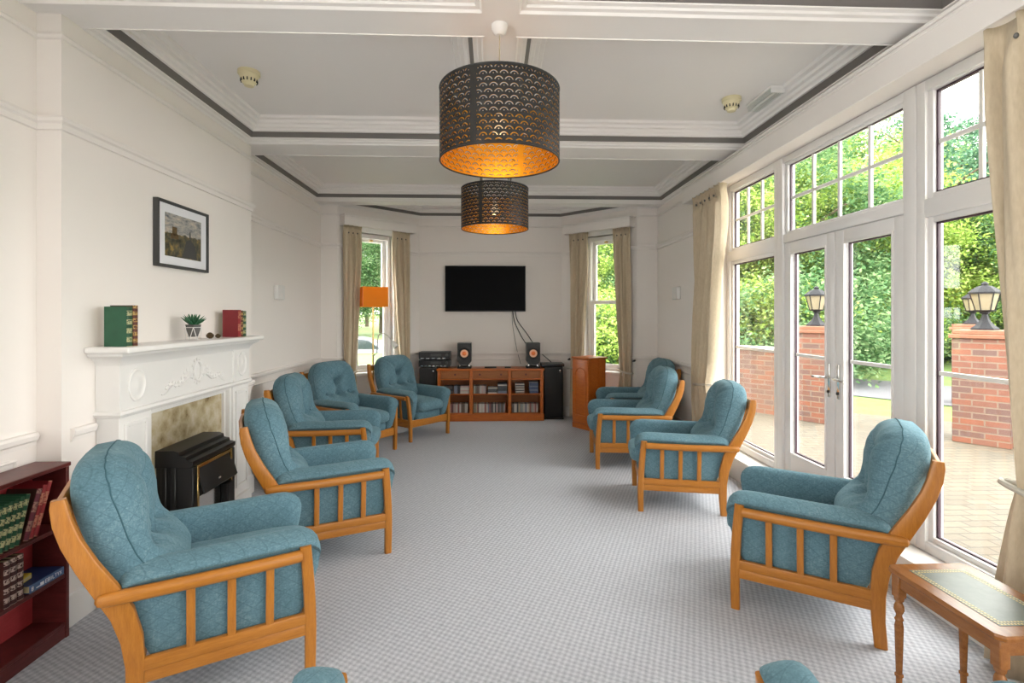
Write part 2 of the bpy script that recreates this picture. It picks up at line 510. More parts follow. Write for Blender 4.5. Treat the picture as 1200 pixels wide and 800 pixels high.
PROF_LOW = [(0, 2.925), (.006, 2.926), (.014, 2.938), (.034, 2.942), (.040, 2.952), (.060, 2.957), (.062, 2.963), (0, 2.963)]
a, b_, c_ = MB(), MB(), MB()
for r in rects:
    sweep(a, r, PROF_UP, True); sweep(b_, r, PROF_BAND, True); sweep(c_, r, PROF_LOW, True)
struct(a, 'trim_4', 'ceiling_paint', smooth=25); struct(b_, 'trim_5', 'grey_band', smooth=25); struct(c_, 'trim_6', 'ceiling_paint', smooth=25)

# wall rails
def on(A, B, s):
    A = Vector(A); B = Vector(B); d = (B-A).normalized(); p = A+d*s; return (p.x, p.y)
pathL = [(XN, .05), (XN, YB0), (XB, YB0), (XB, YB1), (XL, YB1), (XL, 6.78), L0]
pathR = [R1, (XR, 6.78), (XR, YW1+.0)]
segs_hi = [pathL+[on(L0, L1, .20)], [on(L0, L1, .88), L1, R0, on(R0, R1, .38)], [on(R0, R1, 1.06)]+pathR]
P_FRIEZE = [(0, 2.808), (.012, 2.81), (.02, 2.822), (.012, 2.834), (0, 2.836)]
P_RAIL = [(0, 2.375), (.012, 2.378), (.014, 2.405), (.026, 2.413), (.03, 2.428), (.024, 2.440), (0, 2.444)]
P_DADO = [(0, .885), (.010, .888), (.012, .905), (.022, .915), (.026, .935), (.020, .948), (0, .95)]
P_BASE = [(0, 0), (.018, 0), (.018, .12), (.010, .145), (0, .15)]
for i, (nm, pr) in enumerate((('trim_7', P_FRIEZE), ('trim_8', P_RAIL))):
    mb = MB()
    full = pathL+[L1, R0]+pathR if i == 0 else None
    for sg in ([full] if full else segs_hi): sweep(mb, sg, pr)
    struct(mb, nm, 'trim_paint', smooth=30)
mb = MB()
for sg in ([(XN, .1), (XN, YB0-.012)], [(XB, YB0+.05), (XB, 2.70)], [(XB, 4.16), (XB, YB1), (XL, YB1), (XL, 6.78), L0, on(L0, L1, .18)], [on(L0, L1, .9), L1, R0, on(R0, R1, .36)], [on(R0, R1, 1.08)]+pathR): sweep(mb, sg, P_DADO)
struct(mb, 'trim_9', 'trim_paint', smooth=30)
mb = MB()
for sg in ([(XN, YR), (XN, YB0), (XB, YB0), (XB, 2.7)], [(XB, 4.16), (XB, YB1), (XL, YB1), (XL, 6.78), L0, L1, R0]+pathR): sweep(mb, sg, P_BASE)
struct(mb, 'baseboard_main', 'gloss_white', smooth=30)
# panel mouldings under the dado rail
mb = MB()
def panel(p, q, z0, z1):
    p = Vector((p[0], p[1], 0)); q = Vector((q[0], q[1], 0)); d = (q-p).normalized(); nn = Vector((d.y, -d.x, 0))
    for A, B in (((p, z0), (p, z1)), ((p, z1), (q, z1)), ((q, z1), (q, z0)), ((q, z0), (p, z0))):
        mb.tube([A[0]+Vector((0, 0, A[1]))+nn*.004, B[0]+Vector((0, 0, B[1]))+nn*.004], .009, 6)
for x0, x1 in ((-1.0, -.66), (-.55, .5), (.58, .98)): panel((x0, 7.65), (x1, 7.65), .28, .84)
for y0, y1 in ((4.6, 5.6), (5.75, 6.65)): panel((XL, y0), (XL, y1), .28, .84)
for y0, y1 in ((.3, 1.1), (1.25, 2.4)): panel((XN, y0), (XN, y1), .28, .84)
panel((XR, 6.65), (XR, 5.3), .28, .84)
struct(mb, 'trim_10', 'trim_paint')

# ------------------------------------------------------------------ windows
def bars(mb, rects, y0=None):
    pass
def light_frame(mb, y0, y1, z0, z1, w, x0=XW-.03, x1=XW+.035, bev=.006):
    """four-sided frame in the window plane"""
    wl, wr, wb, wt = w if isinstance(w, tuple) else (w,)*4
    mb.box(x0, x1, y0, y0+wl, z0, z1, bev, 2); mb.box(x0, x1, y1-wr, y1, z0, z1, bev, 2)
    mb.box(x0+.0005, x1-.0005, y0+wl-.004, y1-wr+.004, z0, z0+wb, bev, 2); mb.box(x0+.0005, x1-.0005, y0+wl-.004, y1-wr+.004, z1-wt, z1, bev, 2)
def pane(parent, y0, y1, z0, z1, x=XW):
    MB().box(x-.003, x+.003, y0-.01, y1+.01, z0-.01, z1+.01).build('glass_pane', 'glass', parent)
    mb = MB()
    for a, b2, c2, d2 in ((y0, y0+.012, z0, z1), (y1-.012, y1, z0, z1), (y0, y1, z0, z0+.010), (y0, y1, z1-.010, z1)):
        mb.box(x-.012, x+.004, a, b2, c2, d2)
    mb.build('seal', 'seal', parent)
def grid(parent, y0, y1, z0, z1, ys, zs, x=XW):
    mb = MB()
    for y in ys: mb.box(x-.010, x+.010, y-.012, y+.012, z0, z1, .003)
    for z in zs: mb.box(x-.0095, x+.0095, y0, y1, z-.012, z+.012, .003)
    mb.build('glazing_bar', 'white_plastic', parent)
def side_light(n, y0, y1):
    mb = MB()
    light_frame(mb, y0, y1, .202, 2.787, .06, XW-.05, XW+.05)
    mb.box(XW-.05, XW+.05, y0+.05, y1-.05, 2.035, 2.135, .006, 2)
    o = struct(mb, 'window_%d' % n, 'frame_plastic')
    mb = MB(); light_frame(mb, y0+.055, y1-.055, .257, 2.04, .035, XW-.03, XW+.03); light_frame(mb, y0+.055, y1-.055, 2.13, 2.757, .035, XW-.03, XW+.03)
    mb.build('sash_bead', 'frame_plastic', o)
    g0, g1 = y0+.09, y1-.09
    pane(o, g0, g1, .29, 2.005); pane(o, g0, g1, 2.165, 2.72)
    w = (g1-g0)/3
    grid(o, g0, g1, 2.165, 2.72, (g0+w, g0+2*w), (2.44,))
    grid(o, g0, g1, .29, 2.005, (), (1.185,))
    return o
side_light(1, 4.17, 5.095)
side_light(2, 1.855, 2.78)
mb = MB()
mb.box(XW-.055, XW+.055, 4.095, 4.17, .202, 2.787, .008, 2); mb.box(XW-.055, XW+.055, 2.78, 2.865, .202, 2.787, .008, 2)
mb.box(XW-.05, XW+.05, 2.865, 4.095, 2.085, 2.155, .008, 2); mb.box(XW-.05, XW+.05, 2.865, 4.095, 2.735, 2.787, .006, 2)
mb.box(XW-.05, XW+.05, 2.865, 4.095, .202, .235, .005, 2)
o = struct(mb, 'window_3', 'frame_plastic')
mb = MB(); light_frame(mb, 2.87, 4.09, 2.15, 2.745, .03, XW-.03, XW+.03); mb.build('sash_bead', 'frame_plastic', o)
pane(o, 2.90, 4.06, 2.175, 2.72)
grid(o, 2.90, 4.06, 2.175, 2.72, (3.19, 3.48, 3.77), (2.445,))
def leaf(n, y0, y1, hinge_near):
    mb = MB(); light_frame(mb, y0, y1, .237, 2.083, (.085, .085, .16, .085), XW-.04, XW+.03, .007)
    d = struct(mb, 'door_%d' % n, 'frame_plastic')
    g0, g1 = y0+.085, y1-.085
    mb = MB(); light_frame(mb, g0-.002, g1+.002, .39, 2.0, .014, XW-.048, XW-.03, .004); mb.build('glazing_bead', 'frame_plastic', d)
    pane(d, g0+.01, g1-.01, .40, 1.99)
    grid(d, g0, g1, .40, 1.99, (), (1.185,))
    yh = y1-.035 if not hinge_near else y0+.035
    yh = (y1-.045) if hinge_near else (y0+.045)
    sgn = -1 if hinge_near else 1
    h = MB(); h.box(XW-.052, XW-.040, yh-.015, yh+.015, .92, 1.16, .005, 2)
    ho = h.build('handle_plate', 'chrome', d)
    h = MB(); h.tube([(XW-.05, yh, 1.06), (XW-.085, yh, 1.06), (XW-.092, yh+sgn*.02, 1.06), (XW-.092, yh+sgn*.12, 1.055)], .009, 8); h.build('lever_handle', 'chrome', ho)
    h = MB(); h.lathe([(.011, 0), (.011, .006), (.0, .006)], n=10, M=Matrix.Translation((XW-.052, yh, .96)) @ Matrix.Rotation(R(-90), 4, 'Y')); h.build('keyhole', 'black_plastic', ho)
leaf(1, 2.868, 3.472, True)
leaf(2, 3.480, 4.090, False)
# unseen windows added behind the viewer to brighten the room
def added_window(n, M, w, z0, z1, cols):
    mb = MB()
    for k in range(cols+1):
        x = w*k/cols; mb.box(x-.04, x+.04, -.04, .04, z0, z1, M=M)
    for z in (z0+.03, 2.1, z1-.03): mb.box(0, w, -.039, .039, z-.03, z+.03, M=M)
    o = struct(mb, 'window_%d' % n, 'frame_plastic', smooth=0)
    MB().box(0, w, -.003, .003, z0, z1, M=M).build('glass_pane', 'glass', o)
added_window(6, Matrix.Translation((XW, -2.75, 0)) @ Matrix.Rotation(R(90), 4, 'Z'), 3.3, .2, 2.73, 4)

added_window(7, Matrix.Translation((XN-.12, -3.1, 0)) @ Matrix.Rotation(R(90), 4, 'Z'), 3.1, .6, 2.65, 4)
# sash windows of the bay, built in wall coordinates (x along the wall, y outwards)
def sash(n, M, s0, s1, z0, z1):
    mb = MB()
    Y0, Y1 = .07, .20
    mb.box(s0, s0+.05, Y0, Y1, z0, z1, .004, M=M); mb.box(s1-.05, s1, Y0, Y1, z0, z1, .004, M=M)
    mb.box(s0+.05, s1-.05, Y0+.001, Y1-.001, z1-.06, z1, .004, M=M)
    mb.box(s0+.05, s1-.05, Y0+.001, Y1-.001, z0, z0+.04, .004, M=M)
    # architrave on the wall face
    mb.box(s0-.07, s0, -.018, .07, z0-.0, z1+.07, .004, M=M); mb.box(s1, s1+.07, -.018, .07, z0, z1+.07, .004, M=M)
    mb.box(s0, s1, -.017, .07, z1, z1+.07, .004, M=M)
    o = struct(mb, 'window_%d' % n, 'gloss_white')
    MB().box(s0-.09, s1+.09, -.07, .10, z0-.045, z0, .008, 2, M=M).build('window_sill', 'gloss_white', o)
    zm = 1.68
    for (a, b2, y, nm) in ((z0+.04, zm+.02, .10, 'lower_sash'), (zm-.02, z1-.06, .15, 'upper_sash')):
        mb = MB(); x0, x1 = s0+.05, s1-.05
        mb.box(x0, x0+.05, y-.02, y+.02, a, b2, .004, M=M); mb.box(x1-.05, x1, y-.02, y+.02, a, b2, .004, M=M)
        mb.box(x0+.05, x1-.05, y-.019, y+.019, a, a+.05, .004, M=M); mb.box(x0+.05, x1-.05, y-.019, y+.019, b2-.045, b2, .004, M=M)
        so = mb.build(nm, 'gloss_white', o)
        MB().box(x0+.045, x1-.045, y-.002, y+.002, a+.045, b2-.04, M=M).build('glass_pane', 'glass', so)
    mb = MB(); mb.box((s0+s1)/2-.02, (s0+s1)/2+.02, .06, .10, z1-.10, z1-.075, .004, M=M); mb.build('sash_lift', 'brass', o)
sash(4, ML, .24, .84, .72, 2.62)
sash(5, MR, .42, 1.02, .72, 2.62)

def pelmet(M, s0, s1, z0, z1, d, label):
    mb = MB()
    mb.box(s0, s1, -d, -.003, z1-.02, z1, .004, M=M); mb.box(s0, s1, -d, -d+.02, z0, z1-.02, .003, M=M)
    mb.box(s0, s0+.02, -d+.02, -.003, z0, z1-.02, M=M); mb.box(s1-.02, s1, -d+.02, -.003, z0, z1-.02, M=M)
    mb.box(s0-.012, s1+.012, -d-.012, -.003, z1-.0, z1+.02, .005, M=M)
    return tag(mb.build('pelmet', 'trim_paint'), label, 'pelmet')
pelmet(ML, .03, 1.13, 2.675, 2.795, .15, 'white boxed pelmet over the left bay window behind the orange lamp')
pelmet(MR, .13, 1.22, 2.675, 2.795, .15, 'white boxed pelmet over the right bay window beside the television')
MRW = Matrix.Translation((XR, 5.55, 0)) @ Matrix.Rotation(R(-90), 4, 'Z')
pelmet(MRW, 0, 5.0, 2.715, 2.875, .13, 'long white boxed pelmet over the glazed patio doors')

# ------------------------------------------------------------------ curtains
def curtain(M, s0, s1, z0, z1, off, pull, label, group, tie_z=.78, n=5, tie=True, tie_w=.5, amp=.028, bot=.86, heading=True):
    """pinch-pleated curtain s0..s1 along the wall; pull = side (0..1) it is drawn to by the tie"""
    W = s1-s0; nu = n*12; nz = 44
    def gather(z):
        if not tie: return 1.0
        d = z-tie_z
        if d > 0: return tie_w+(1-tie_w)*min(1, (d/1.55))**.75
        return tie_w+(bot-tie_w)*min(1, (-d/.62))**.7
    rings_f = []
    for k in range(nz+1):
        z = z1+(z0-z1)*k/nz
        g = gather(z); row = []
        hz = max(0, 1-(z1-z)/.16)
        for i in range(nu+1):
            u = i/nu
            uu = pull+(u-pull)*g
            ph = u*n*2*PI
            a = amp*(1-.0*hz)*(1.15-.35*abs(g-1))
            dy = a*math.sin(ph+.4*math.sin(z*2.1+n))+a*.35*math.sin(2.3*ph+z*1.7)*(1-hz)
            if heading and hz > 0: dy = a*(abs(math.sin(ph/2))**.35*1.6-.8)*hz+dy*(1-hz)
            du = .012*math.sin(ph*.5+z*1.3)*(1-hz)
            row.append(M @ Vector((s0+uu*W+du, -off+dy, z)))
        rings_f.append(row)
    mb = MB(); V_ = [[mb.bm.verts.new(p) for p in r] for r in rings_f]
    for k in range(nz):
        for i in range(nu):
            mb.bm.faces.new((V_[k][i], V_[k][i+1], V_[k+1][i+1], V_[k+1][i]))
    root = thing('curtain', label, 'curtain', group=group)
    o = mb.build('drape', 'curtain_fabric', root, smooth=80)
    sd = o.modifiers.new('thick', 'SOLIDIFY'); sd.thickness = .006; sd.offset = 0
    # hem-side lining strip
    for i in range(1, n):
        s = s0+W*(i/n)
        p = M @ Vector((s, -off-amp*.9, z1-.10)); MB().superq(p, (.009, .009, .012), 1, 1, 6, 8).build('pleat_button', 'pot_grey', root)
    if tie:
        sx = s0+W*(pull+(.5-pull)*tie_w); rw = W*tie_w/2+.03
        pts = []
        for q in range(25):
            a = 2*PI*q/24
            pts.append(M @ Vector((sx+rw*math.cos(a), -off+.065*math.sin(a), tie_z+.02*math.cos(a)*(1 if pull < .5 else -1))))
        mb = MB(); mb.tube(pts, .013, 8); mb.build('tieback_cord', 'rope', root)
    return root
G = 'beige pinch pleat curtains'
curtain(ML, .05, .30, .02, 2.68, .075, 0, 'beige curtain at the left side of the left bay window', G, n=4, tie_z=.74, tie_w=.62, amp=.022)
curtain(ML, .78, 1.06, .02, 2.68, .075, 1, 'beige curtain between the orange lamp window and the television', G, n=4, tie_z=.74, tie_w=.62, amp=.022)
curtain(MR, .20, .52, .02, 2.68, .075, 0, 'beige curtain between the television and the right bay window', G, n=4, tie_z=.74, tie_w=.62, amp=.022)
curtain(MR, .93, 1.19, .02, 2.68, .075, 1, 'beige curtain at the right side of the right bay window', G, n=4, tie_z=.74, tie_w=.62, amp=.022)
curtain(MRW, .30, .92, .02, 2.72, .085, 0, 'beige curtain tied back at the far end of the patio doors', G, n=6, tie_z=.80, tie_w=.50, amp=.055)
curtain(MRW, 3.44, 4.25, .02, 2.72, .085, 1, 'beige curtain tied back close up at the right edge of the photo', G, n=6, tie_z=.79, tie_w=.90, amp=.03, bot=1.03)
def hook(M, s, z, label):
    mb = MB(); p = lambda x, y, zz: M @ Vector((x, y, zz))
    mb.tube([p(s, -.002, z), p(s, -.05, z), p(s+.02, -.07, z+.01), p(s+.05, -.075, z+.02)], [.010, .008, .010, .013], 8)
    tag(mb.build('tieback_hook', 'black_plastic'), label, 'curtain hook')
hook(ML, .02, .88, 'black tieback hook on the wall left of the orange lamp window')
hook(MR, 1.21, .88, 'black tieback hook on the wall right of the right bay window')
hook(MR, .15, .84, 'black tieback hook on the wall beside the right floor speaker')

# ------------------------------------------------------------------ armchairs
def yo(z): return .300+.030*min(1, (z/.54))**2
def make_chair():
    t = thing('armchair', '', 'armchair', group='teal armchairs set around the lounge')
    REAR = [(-.302, 0), (-.292, .12), (-.290, .24), (-.300, .34), (-.326, .44), (-.368, .53), (-.424, .63), (-.467, .72), (-.490, .79), (-.500, .845), (-.502, .872)]
    RW = [.052, .054, .060, .068, .074, .074, .066, .060, .056, .050, .040]
    for s in (1, -1):
        zs = [0, .1, .2, .3, .4, .48, .545]
        MB().bar([(.305-.022*(z/.54)+.010*math.sin(PI*z/.54), s*yo(z), z) for z in zs], [.042, .044, .046, .046, .045, .044, .043], .036, rnd=.25).build('leg', 'oak_upright', t)
        MB().bar([(x, s*(yo(z) if z < .54 else .330-.02*(z-.54)/.33), z) for x, z in REAR], RW, .034, rnd=.25).build('leg', 'oak_upright', t)
        # arm rail, rounded at its rear end and lapping the outside of the rear leg
        xs = [.268, .20, .10, 0, -.1, -.2, -.28, -.34, -.375, -.392, -.400]
        ws = [.046, .047, .048, .048, .048, .048, .048, .048, .046, .036, .012]
        MB().bar([(x, s*(.338+.010*(max(0, .1-x)/.5)), .512-.006*math.sin((x+.4)*4)) for x in xs], ws, [.044]*8+[.042, .034, .012], rnd=.42, n=4).build('arm_rail', 'oak', t)
        mb = MB()
        mb.bar([(.285, s*.308, .232), (-.275, s*.308, .232)], .046, .026, rnd=.2); mb.bar([(.285, s*.304, .185), (-.275, s*.304, .185)], .046, .024, rnd=.2)
        mb.build('side_rail', 'oak', t)
        for x in (.150, .015, -.120):
            MB().bar([(x, s*.312, .25), (x, s*.322, .37), (x, s*.332, .50)], .030, .016, rnd=.25).build('slat', 'oak_upright', t)
        # upholstered arm: inner body and rolled top
        sec = [(.292, .215), (.294, .36), (.303, .47), (.312, .533), (.330, .537), (.342, .547), (.338, .560), (.318, .571), (.285, .584), (.245, .593), (.212, .580), (.203, .54), (.200, .40), (.200, .215), (.245, .205)]
        cy = .27; cz = .42; rings = []
        NT = 18
        for k in range(NT+1):
            u = k/NT
            if u < .10: sc = .80+.20*math.sin(u/.10*PI/2)
            elif u > .84: sc = .55+.45*math.sqrt(max(0, 1-((u-.84)/.16)**2))
            else: sc = 1
            ring = []
            for y, z in sec:
                xr = -.262-.10*max(0, (z-.22)/.38)**1.3; xf = .290+.075*max(0, (z-.22)/.38)**.45
                yy = cy+(y-cy)*sc; zz = cz+(z-cz)*(sc if z > cz else .5+.5*sc)
                xx = xr+(xf-xr)*u
                zz += .012*max(0, (u-.4))*(1 if z > .5 else 0)
                ring.append((xx, s*yy, zz))
            rings.append(ring)
        o = MB().loft(rings).build('padded_arm', 'teal_fabric', t, smooth=70)
        md = o.modifiers.new('sub', 'SUBSURF'); md.levels = 1; md.render_levels = 1
    MB().bar([(.292, -.285, .205), (.292, .285, .205)], .085, .026, side=(1, 0, 0), rnd=.2).build('front_rail', 'oak', t)
    MB().bar([(-.285, -.285, .20), (-.285, .285, .20)], .07, .024, side=(1, 0, 0), rnd=.2).build('rear_rail', 'oak', t)
    mb = MB()
    mb.bar([(-.502, -.312, .815), (-.512, 0, .825), (-.502, .312, .815)], .07, .022, side=(1, 0, .4), rnd=.25)
    mb.bar([(-.36, -.312, .50), (-.36, .312, .50)], .05, .022, side=(1, 0, .4), rnd=.25)
    for y in (-.2, -.07, .07, .2): mb.bar([(-.368, y, .50), (-.44, y, .66), (-.505, y, .815)], .03, .012, side=(0, 1, 0), rnd=.2)
    mb.build('back_frame', 'oak', t)
    MB().superq((.010, 0, .285), (.300, .198, .062), .35, .25, 10, 32).build('seat_base', 'teal_fabric', t, smooth=70)
    def dome(p):
        return Vector((p.x, p.y, p.z+(.024*(1-(p.x/.34)**2)*(1-(p.y/.2)**2) if p.z > 0 else 0)))
    o = MB().superq((.045, 0, .392), (.330, .198, .070), .5, .28, 14, 40, f=dome).build('seat_cushion', 'teal_fabric', t, smooth=70)
    # back cushion
    up = Vector((-.336, 0, .942)); fr = Vector((.942, 0, .336)); cc = Vector((-.352, 0, .678))
    HW, HH = .292, .308
    dents = ((-.15, -.075), (0, -.085), (.15, -.075), (0, .075))
    def front(w, h, rr, th):
        e = math.sqrt(max(0, 1-rr**3.6))
        d = .170*e
        for dx, dh in dents:
            q = ((w-dx)**2+(h-dh)**2)
            d -= .055*math.exp(-q/.0016)*e+.046*math.exp(-q/.014)*e
        d -= .042*math.exp(-(w/.032)**2)*e*(1 if -.10 < h else .4)*math.exp(-((h-.02)/.16)**2)
        d -= .022*math.exp(-((h+.08)/.022)**2)*e*math.exp(-(w/.2)**2)
        for sx in (-1, 1):
            d -= .022*math.exp(-((h-.075-abs(w)*.8)/.024)**2)*e*math.exp(-(w/.16)**2)*.6
        d += .06*max(0, -h/HH)**1.3*e
        d += .0055*math.sin(th*19+1.5*math.sin(th*3))*(rr**3)*(1-rr**10)*(1 if h > .05 else .4)
        return d
    NR, NA = 22, 84
    def shape(rr, th):
        ex = .52
        w = HW*rr*math.copysign(abs(math.cos(th))**ex, math.cos(th))
        h = HH*rr*math.copysign(abs(math.sin(th))**ex, math.sin(th))
        w *= 1-.05*max(0, h/HH)**2-.03*max(0, -h/HH)
        return w, h
    mb = MB(); rings = []
    for sgn in (1, -1):
        rs = [(k+.35)/(NR+.35) for k in range(NR+1)] if sgn == 1 else [(k+.35)/(NR+.35) for k in range(NR-1, -1, -1)]
        for rr in rs:
            ring = []
            for j in range(NA):
                th = 2*PI*j/NA
                w, h = shape(rr, th)
                d = front(w, h, rr, th) if sgn == 1 else -.075*math.sqrt(max(0, 1-rr**4))
                # the top rolls backwards
                bend = -.02*max(0, h/HH)**2-.035*(1-(h/HH)**2)+.01
                p = cc+up*h+fr*(d+bend); p.y = w
                ring.append(p)
            rings.append(ring)
    mb.loft(rings)
    bc = mb.build('back_cushion', 'teal_fabric', t, smooth=80)
    pts = []
    for j in range(NA+1):
        th = 2*PI*j/NA; w, h = shape(.955, th)
        bend = -.02*max(0, h/HH)**2-.035*(1-(h/HH)**2)+.01
        p = cc+up*h+fr*(front(w, h, .955, th)+.0005+bend); p.y = w; pts.append(p)
    mb = MB(); mb.tube(pts, .0025, 6); mb.build('piping', 'teal_piping', bc)
    for dx, dh in dents[:3]:
        p = cc+up*dh+fr*(front(dx, dh, .5, 0)+.004); p.y = dx
        MB().superq(p, (.010, .012, .012), 1, 1, 6, 10).build('tuft_button', 'teal_fabric', bc)
    return t
chair = make_chair()
CH = [
 ((-1.181, 2.31), 28.4, 'teal armchair nearest on the left, in front of the maroon bookcase'),
 ((-1.064, 3.408), 24.8, 'teal armchair on the left standing before the electric fire and fireplace'),
 ((-1.41, 4.705), 4.6, 'third teal armchair from the front in the left row, just past the fireplace'),
 ((-1.513, 5.695), -35, 'teal armchair in the far left corner below the white wall box'),
 ((-.998, 6.514), -41.4, 'teal armchair beside the sideboard, in front of the orange floor lamp'),
 ((1.665, 2.663), 146.6, 'large teal armchair on the right next to the side table by the doors'),
 ((1.493, 4.12), 168.7, 'second teal armchair from the front on the right, before the far patio window'),
 ((1.358, 5.23), 174.5, 'teal armchair on the right beside the tied curtain of the patio window'),
 ((1.66, 6.17), 180, 'farthest teal armchair on the right, beside the orange pine cabinet'),
 ((-.600, .975), 112, 'teal armchair cut off at the bottom left edge, only an arm tip showing'),
 ((.985, .985), 79, 'teal armchair cut off at the bottom right, its arm tip below the side table'),
]
for i, ((x, y), a, lab) in enumerate(CH):
    if i == 0:
        chair.location = (x, y, 0); chair.rotation_euler.z = R(a); chair['label'] = lab
    else: dup(chair, (x, y, 0), R(a), lab)

# ------------------------------------------------------------------ fireplace
F0, F1 = 2.72, 4.12                       # surround, along the chimney breast
FX = -1.925
t = thing('fireplace_surround', 'white carved fireplace surround with mantel shelf on the left wall', 'fireplace', (XB, (F0+F1)/2, 0))
t.location = (0, 0, 0)
for y0, y1 in ((F0, F0+.24), (F1-.24, F1)):
    mb = MB(); mb.box(XB, FX, y0, y1, 0, .98, .004); mb.box(FX-.002, FX+.012, y0+.03, y0+.05, .2, .93, .003); mb.box(FX-.002, FX+.012, y1-.05, y1-.03, .2, .93, .003)
    mb.box(FX-.002, FX+.011, y0+.05, y1-.05, .2, .22, .003); mb.box(FX-.002, FX+.011, y0+.05, y1-.05, .91, .93, .003)
    mb.box(XB, FX+.02, y0-.01, y1+.01, 0, .14, .005)
    mb.build('pilaster', 'gloss_white', t)
mb = MB(); mb.box(XB, FX-.005, F0, F1, 1.0, 1.235, .003)
mb.box(XB, FX+.004, F0-.004, F0+.24, .998, 1.237, .003); mb.box(XB, FX+.004, F1-.24, F1+.004, .998, 1.237, .003)
mb.build('frieze', 'gloss_white', t)
prof = [(0, .965), (.012, .97), (.020, .985), (.016, 1.0), (0, 1.005)]
cap = [(XB, F0), (FX, F0), (FX, F1), (XB, F1)]
mb = MB(); sweep(mb, [(XB, F0), (FX, F0), (FX, F1), (XB, F1)], prof)
mb.build('astragal', 'gloss_white', t, smooth=30)
mb = MB(); sweep(mb, cap, [(-.02, 1.235), (.004, 1.235), (.010, 1.255), (.03, 1.275), (.055, 1.29), (.06, 1.305), (-.02, 1.305)])
mb.build('cornice', 'gloss_white', t, smooth=30)
mb = MB(); mb.box(XB, -1.825, F0-.08, F1+.05, 1.305, 1.338, .009, 3); mb.build('mantel_shelf', 'gloss_white', t)
# inner slips
mb = MB(); I0, I1 = F0+.24, F1-.24
for y0, y1, z0, z1 in ((I0, I0+.03, 0, .99), (I1-.03, I1, 0, .99), (I0+.03, I1-.03, .95, .99)): mb.box(XB, FX-.012, y0, y1, z0, z1, .006, 2)
for y0, y1, z0, z1 in ((I0+.03, I0+.05, 0, .95), (I1-.05, I1-.03, 0, .95), (I0+.05, I1-.05, .93, .95)): mb.box(XB, FX-.04, y0, y1, z0, z1, .004, 2)
mb.build('inner_moulding', 'gloss_white', t)
MB().box(XB, FX-.06, I0+.05, I1-.05, 0, .93).build('marble_panel', 'marble_beige', t)
# oval paterae
for yc in (F0+.12, F1-.12):
    mb = MB()
    M = Matrix.Translation((FX+.004, yc, 1.125)) @ Matrix.Rotation(R(90), 4, 'Y') @ Matrix.Diagonal((1.35, 1, 1, 1))
    mb.lathe([(.066, 0), (.066, .006), (.060, .009), (.054, .004), (.040, .003), (.022, .006), (.012, .010), (.001, .012)], M=M, n=28)
    mb.build('oval_patera', 'gloss_white', t)
# carved swag: cartouche with leaf scrolls
mb = MB(); yc = (F0+F1)/2
def onf(y, z, d=.004): return Vector((FX-.005+d, y, z))
mb.tube([onf(yc+.042*math.cos(a), 1.135+.062*math.sin(a), .006) for a in [2*PI*k/20 for k in range(21)]], .008, 6)
for k in range(12):
    a = 2*PI*k/12; mb.superq(onf(yc+.056*math.cos(a), 1.135+.078*math.sin(a)), (.006, .012, .012), 1, 1, 5, 8)
for sg in (1, -1):
    for k in range(9):
        u = k/8; y = yc+sg*(.075+.24*u); z = 1.115-.055*u+.018*math.sin(u*9)
        mb.superq(onf(y, z), (.007, .024-.010*u, .011), 1, 1, 5, 8, )
        mb.superq(onf(y, z+.030*(1-u*.8)), (.006, .015-.006*u, .018-.010*u), 1, 1, 5, 8)
    mb.tube([onf(yc+sg*(.06+.30*u), 1.10-.06*u+.012*math.sin(u*12), .003) for u in [k/16 for k in range(17)]], [.007*(1-.6*k/16) for k in range(17)], 6)
mb.build('carved_swag', 'gloss_white', t, smooth=60)

t = thing('electric_fire', 'black electric fire with brass trim standing in the fireplace', 'electric fire')
EX0, EX1, E0, E1 = FX-.055, -1.765, 3.09, 3.58
mb = MB()
mb.box(EX0, EX1-.02, E0, E1, .02, .60, .004)
mb.loft([[(EX0, y, .60), (EX1-.01, y, .60), (EX1, y, .612), (EX1, y, .635), (EX1-.035, y, .642), (EX1-.040, y, .662), (EX1-.075, y, .668), (EX1-.080, y, .690), (EX1-.11, y, .70), (EX0, y, .70)] for y in (E0-.006, E1+.006)])
mb.box(EX0, EX1, E0, E0+.05, .02, .60, .005); mb.box(EX0, EX1, E1-.05, E1, .02, .60, .005)
mb.box(EX0, EX1+.02, E0-.006, E1+.006, 0, .055, .005)
mb.build('casing', 'fire_black', t)
for x in (EX0+.035, EX0+.090):
    MB().box(x, x+.030, E0-.012, E0+.002, .07, .60, .004).build('side_fin', 'fire_black', t)
mb = MB()
for y0, y1, z0, z1 in ((E0+.042, E0+.060, .055, .60), (E1-.060, E1-.042, .055, .60), (E0+.06, E1-.06, .580, .60)): mb.box(EX1-.019, EX1+.004, y0, y1, z0, z1, .002)
mb.build('brass_trim', 'brass', t)
mb = MB(); mb.loft([[(EX1-.010, E0+.062, .575), (EX1+.035, E0+.062, .43), (EX1+.028, E0+.062, .42), (EX1-.019, E0+.062, .565)], [(EX1-.010, E1-.035, .575), (EX1+.035, E1-.035, .43), (EX1+.028, E1-.035, .42), (EX1-.019, E1-.035, .565)]])
hd = mb.build('hood', 'dark_grey', t)
MB().box(EX1+.022, EX1+.030, 3.32, 3.345, .46, .472, .002).build('badge', 'chrome', hd)
MB().box(EX1-.019, EX1-.012, E0+.062, E1-.062, .12, .40).build('reflector', 'mirror_panel', t)
mb = MB(); mb.box(EX1-.012, EX1+.035, E1-.16, E1-.08, .055, .40, .006); mb.build('side_post', 'fire_black', t)
mb = MB()
random.seed(3)
for k in range(9): mb.superq((EX1+.012+random.uniform(-.006, .008), E0+.085+k*.032, .085+random.uniform(0, .02)), (.024, .024, .02), .8, .8, 6, 10)
mb.build('coal_bed', 'fire_black', t)

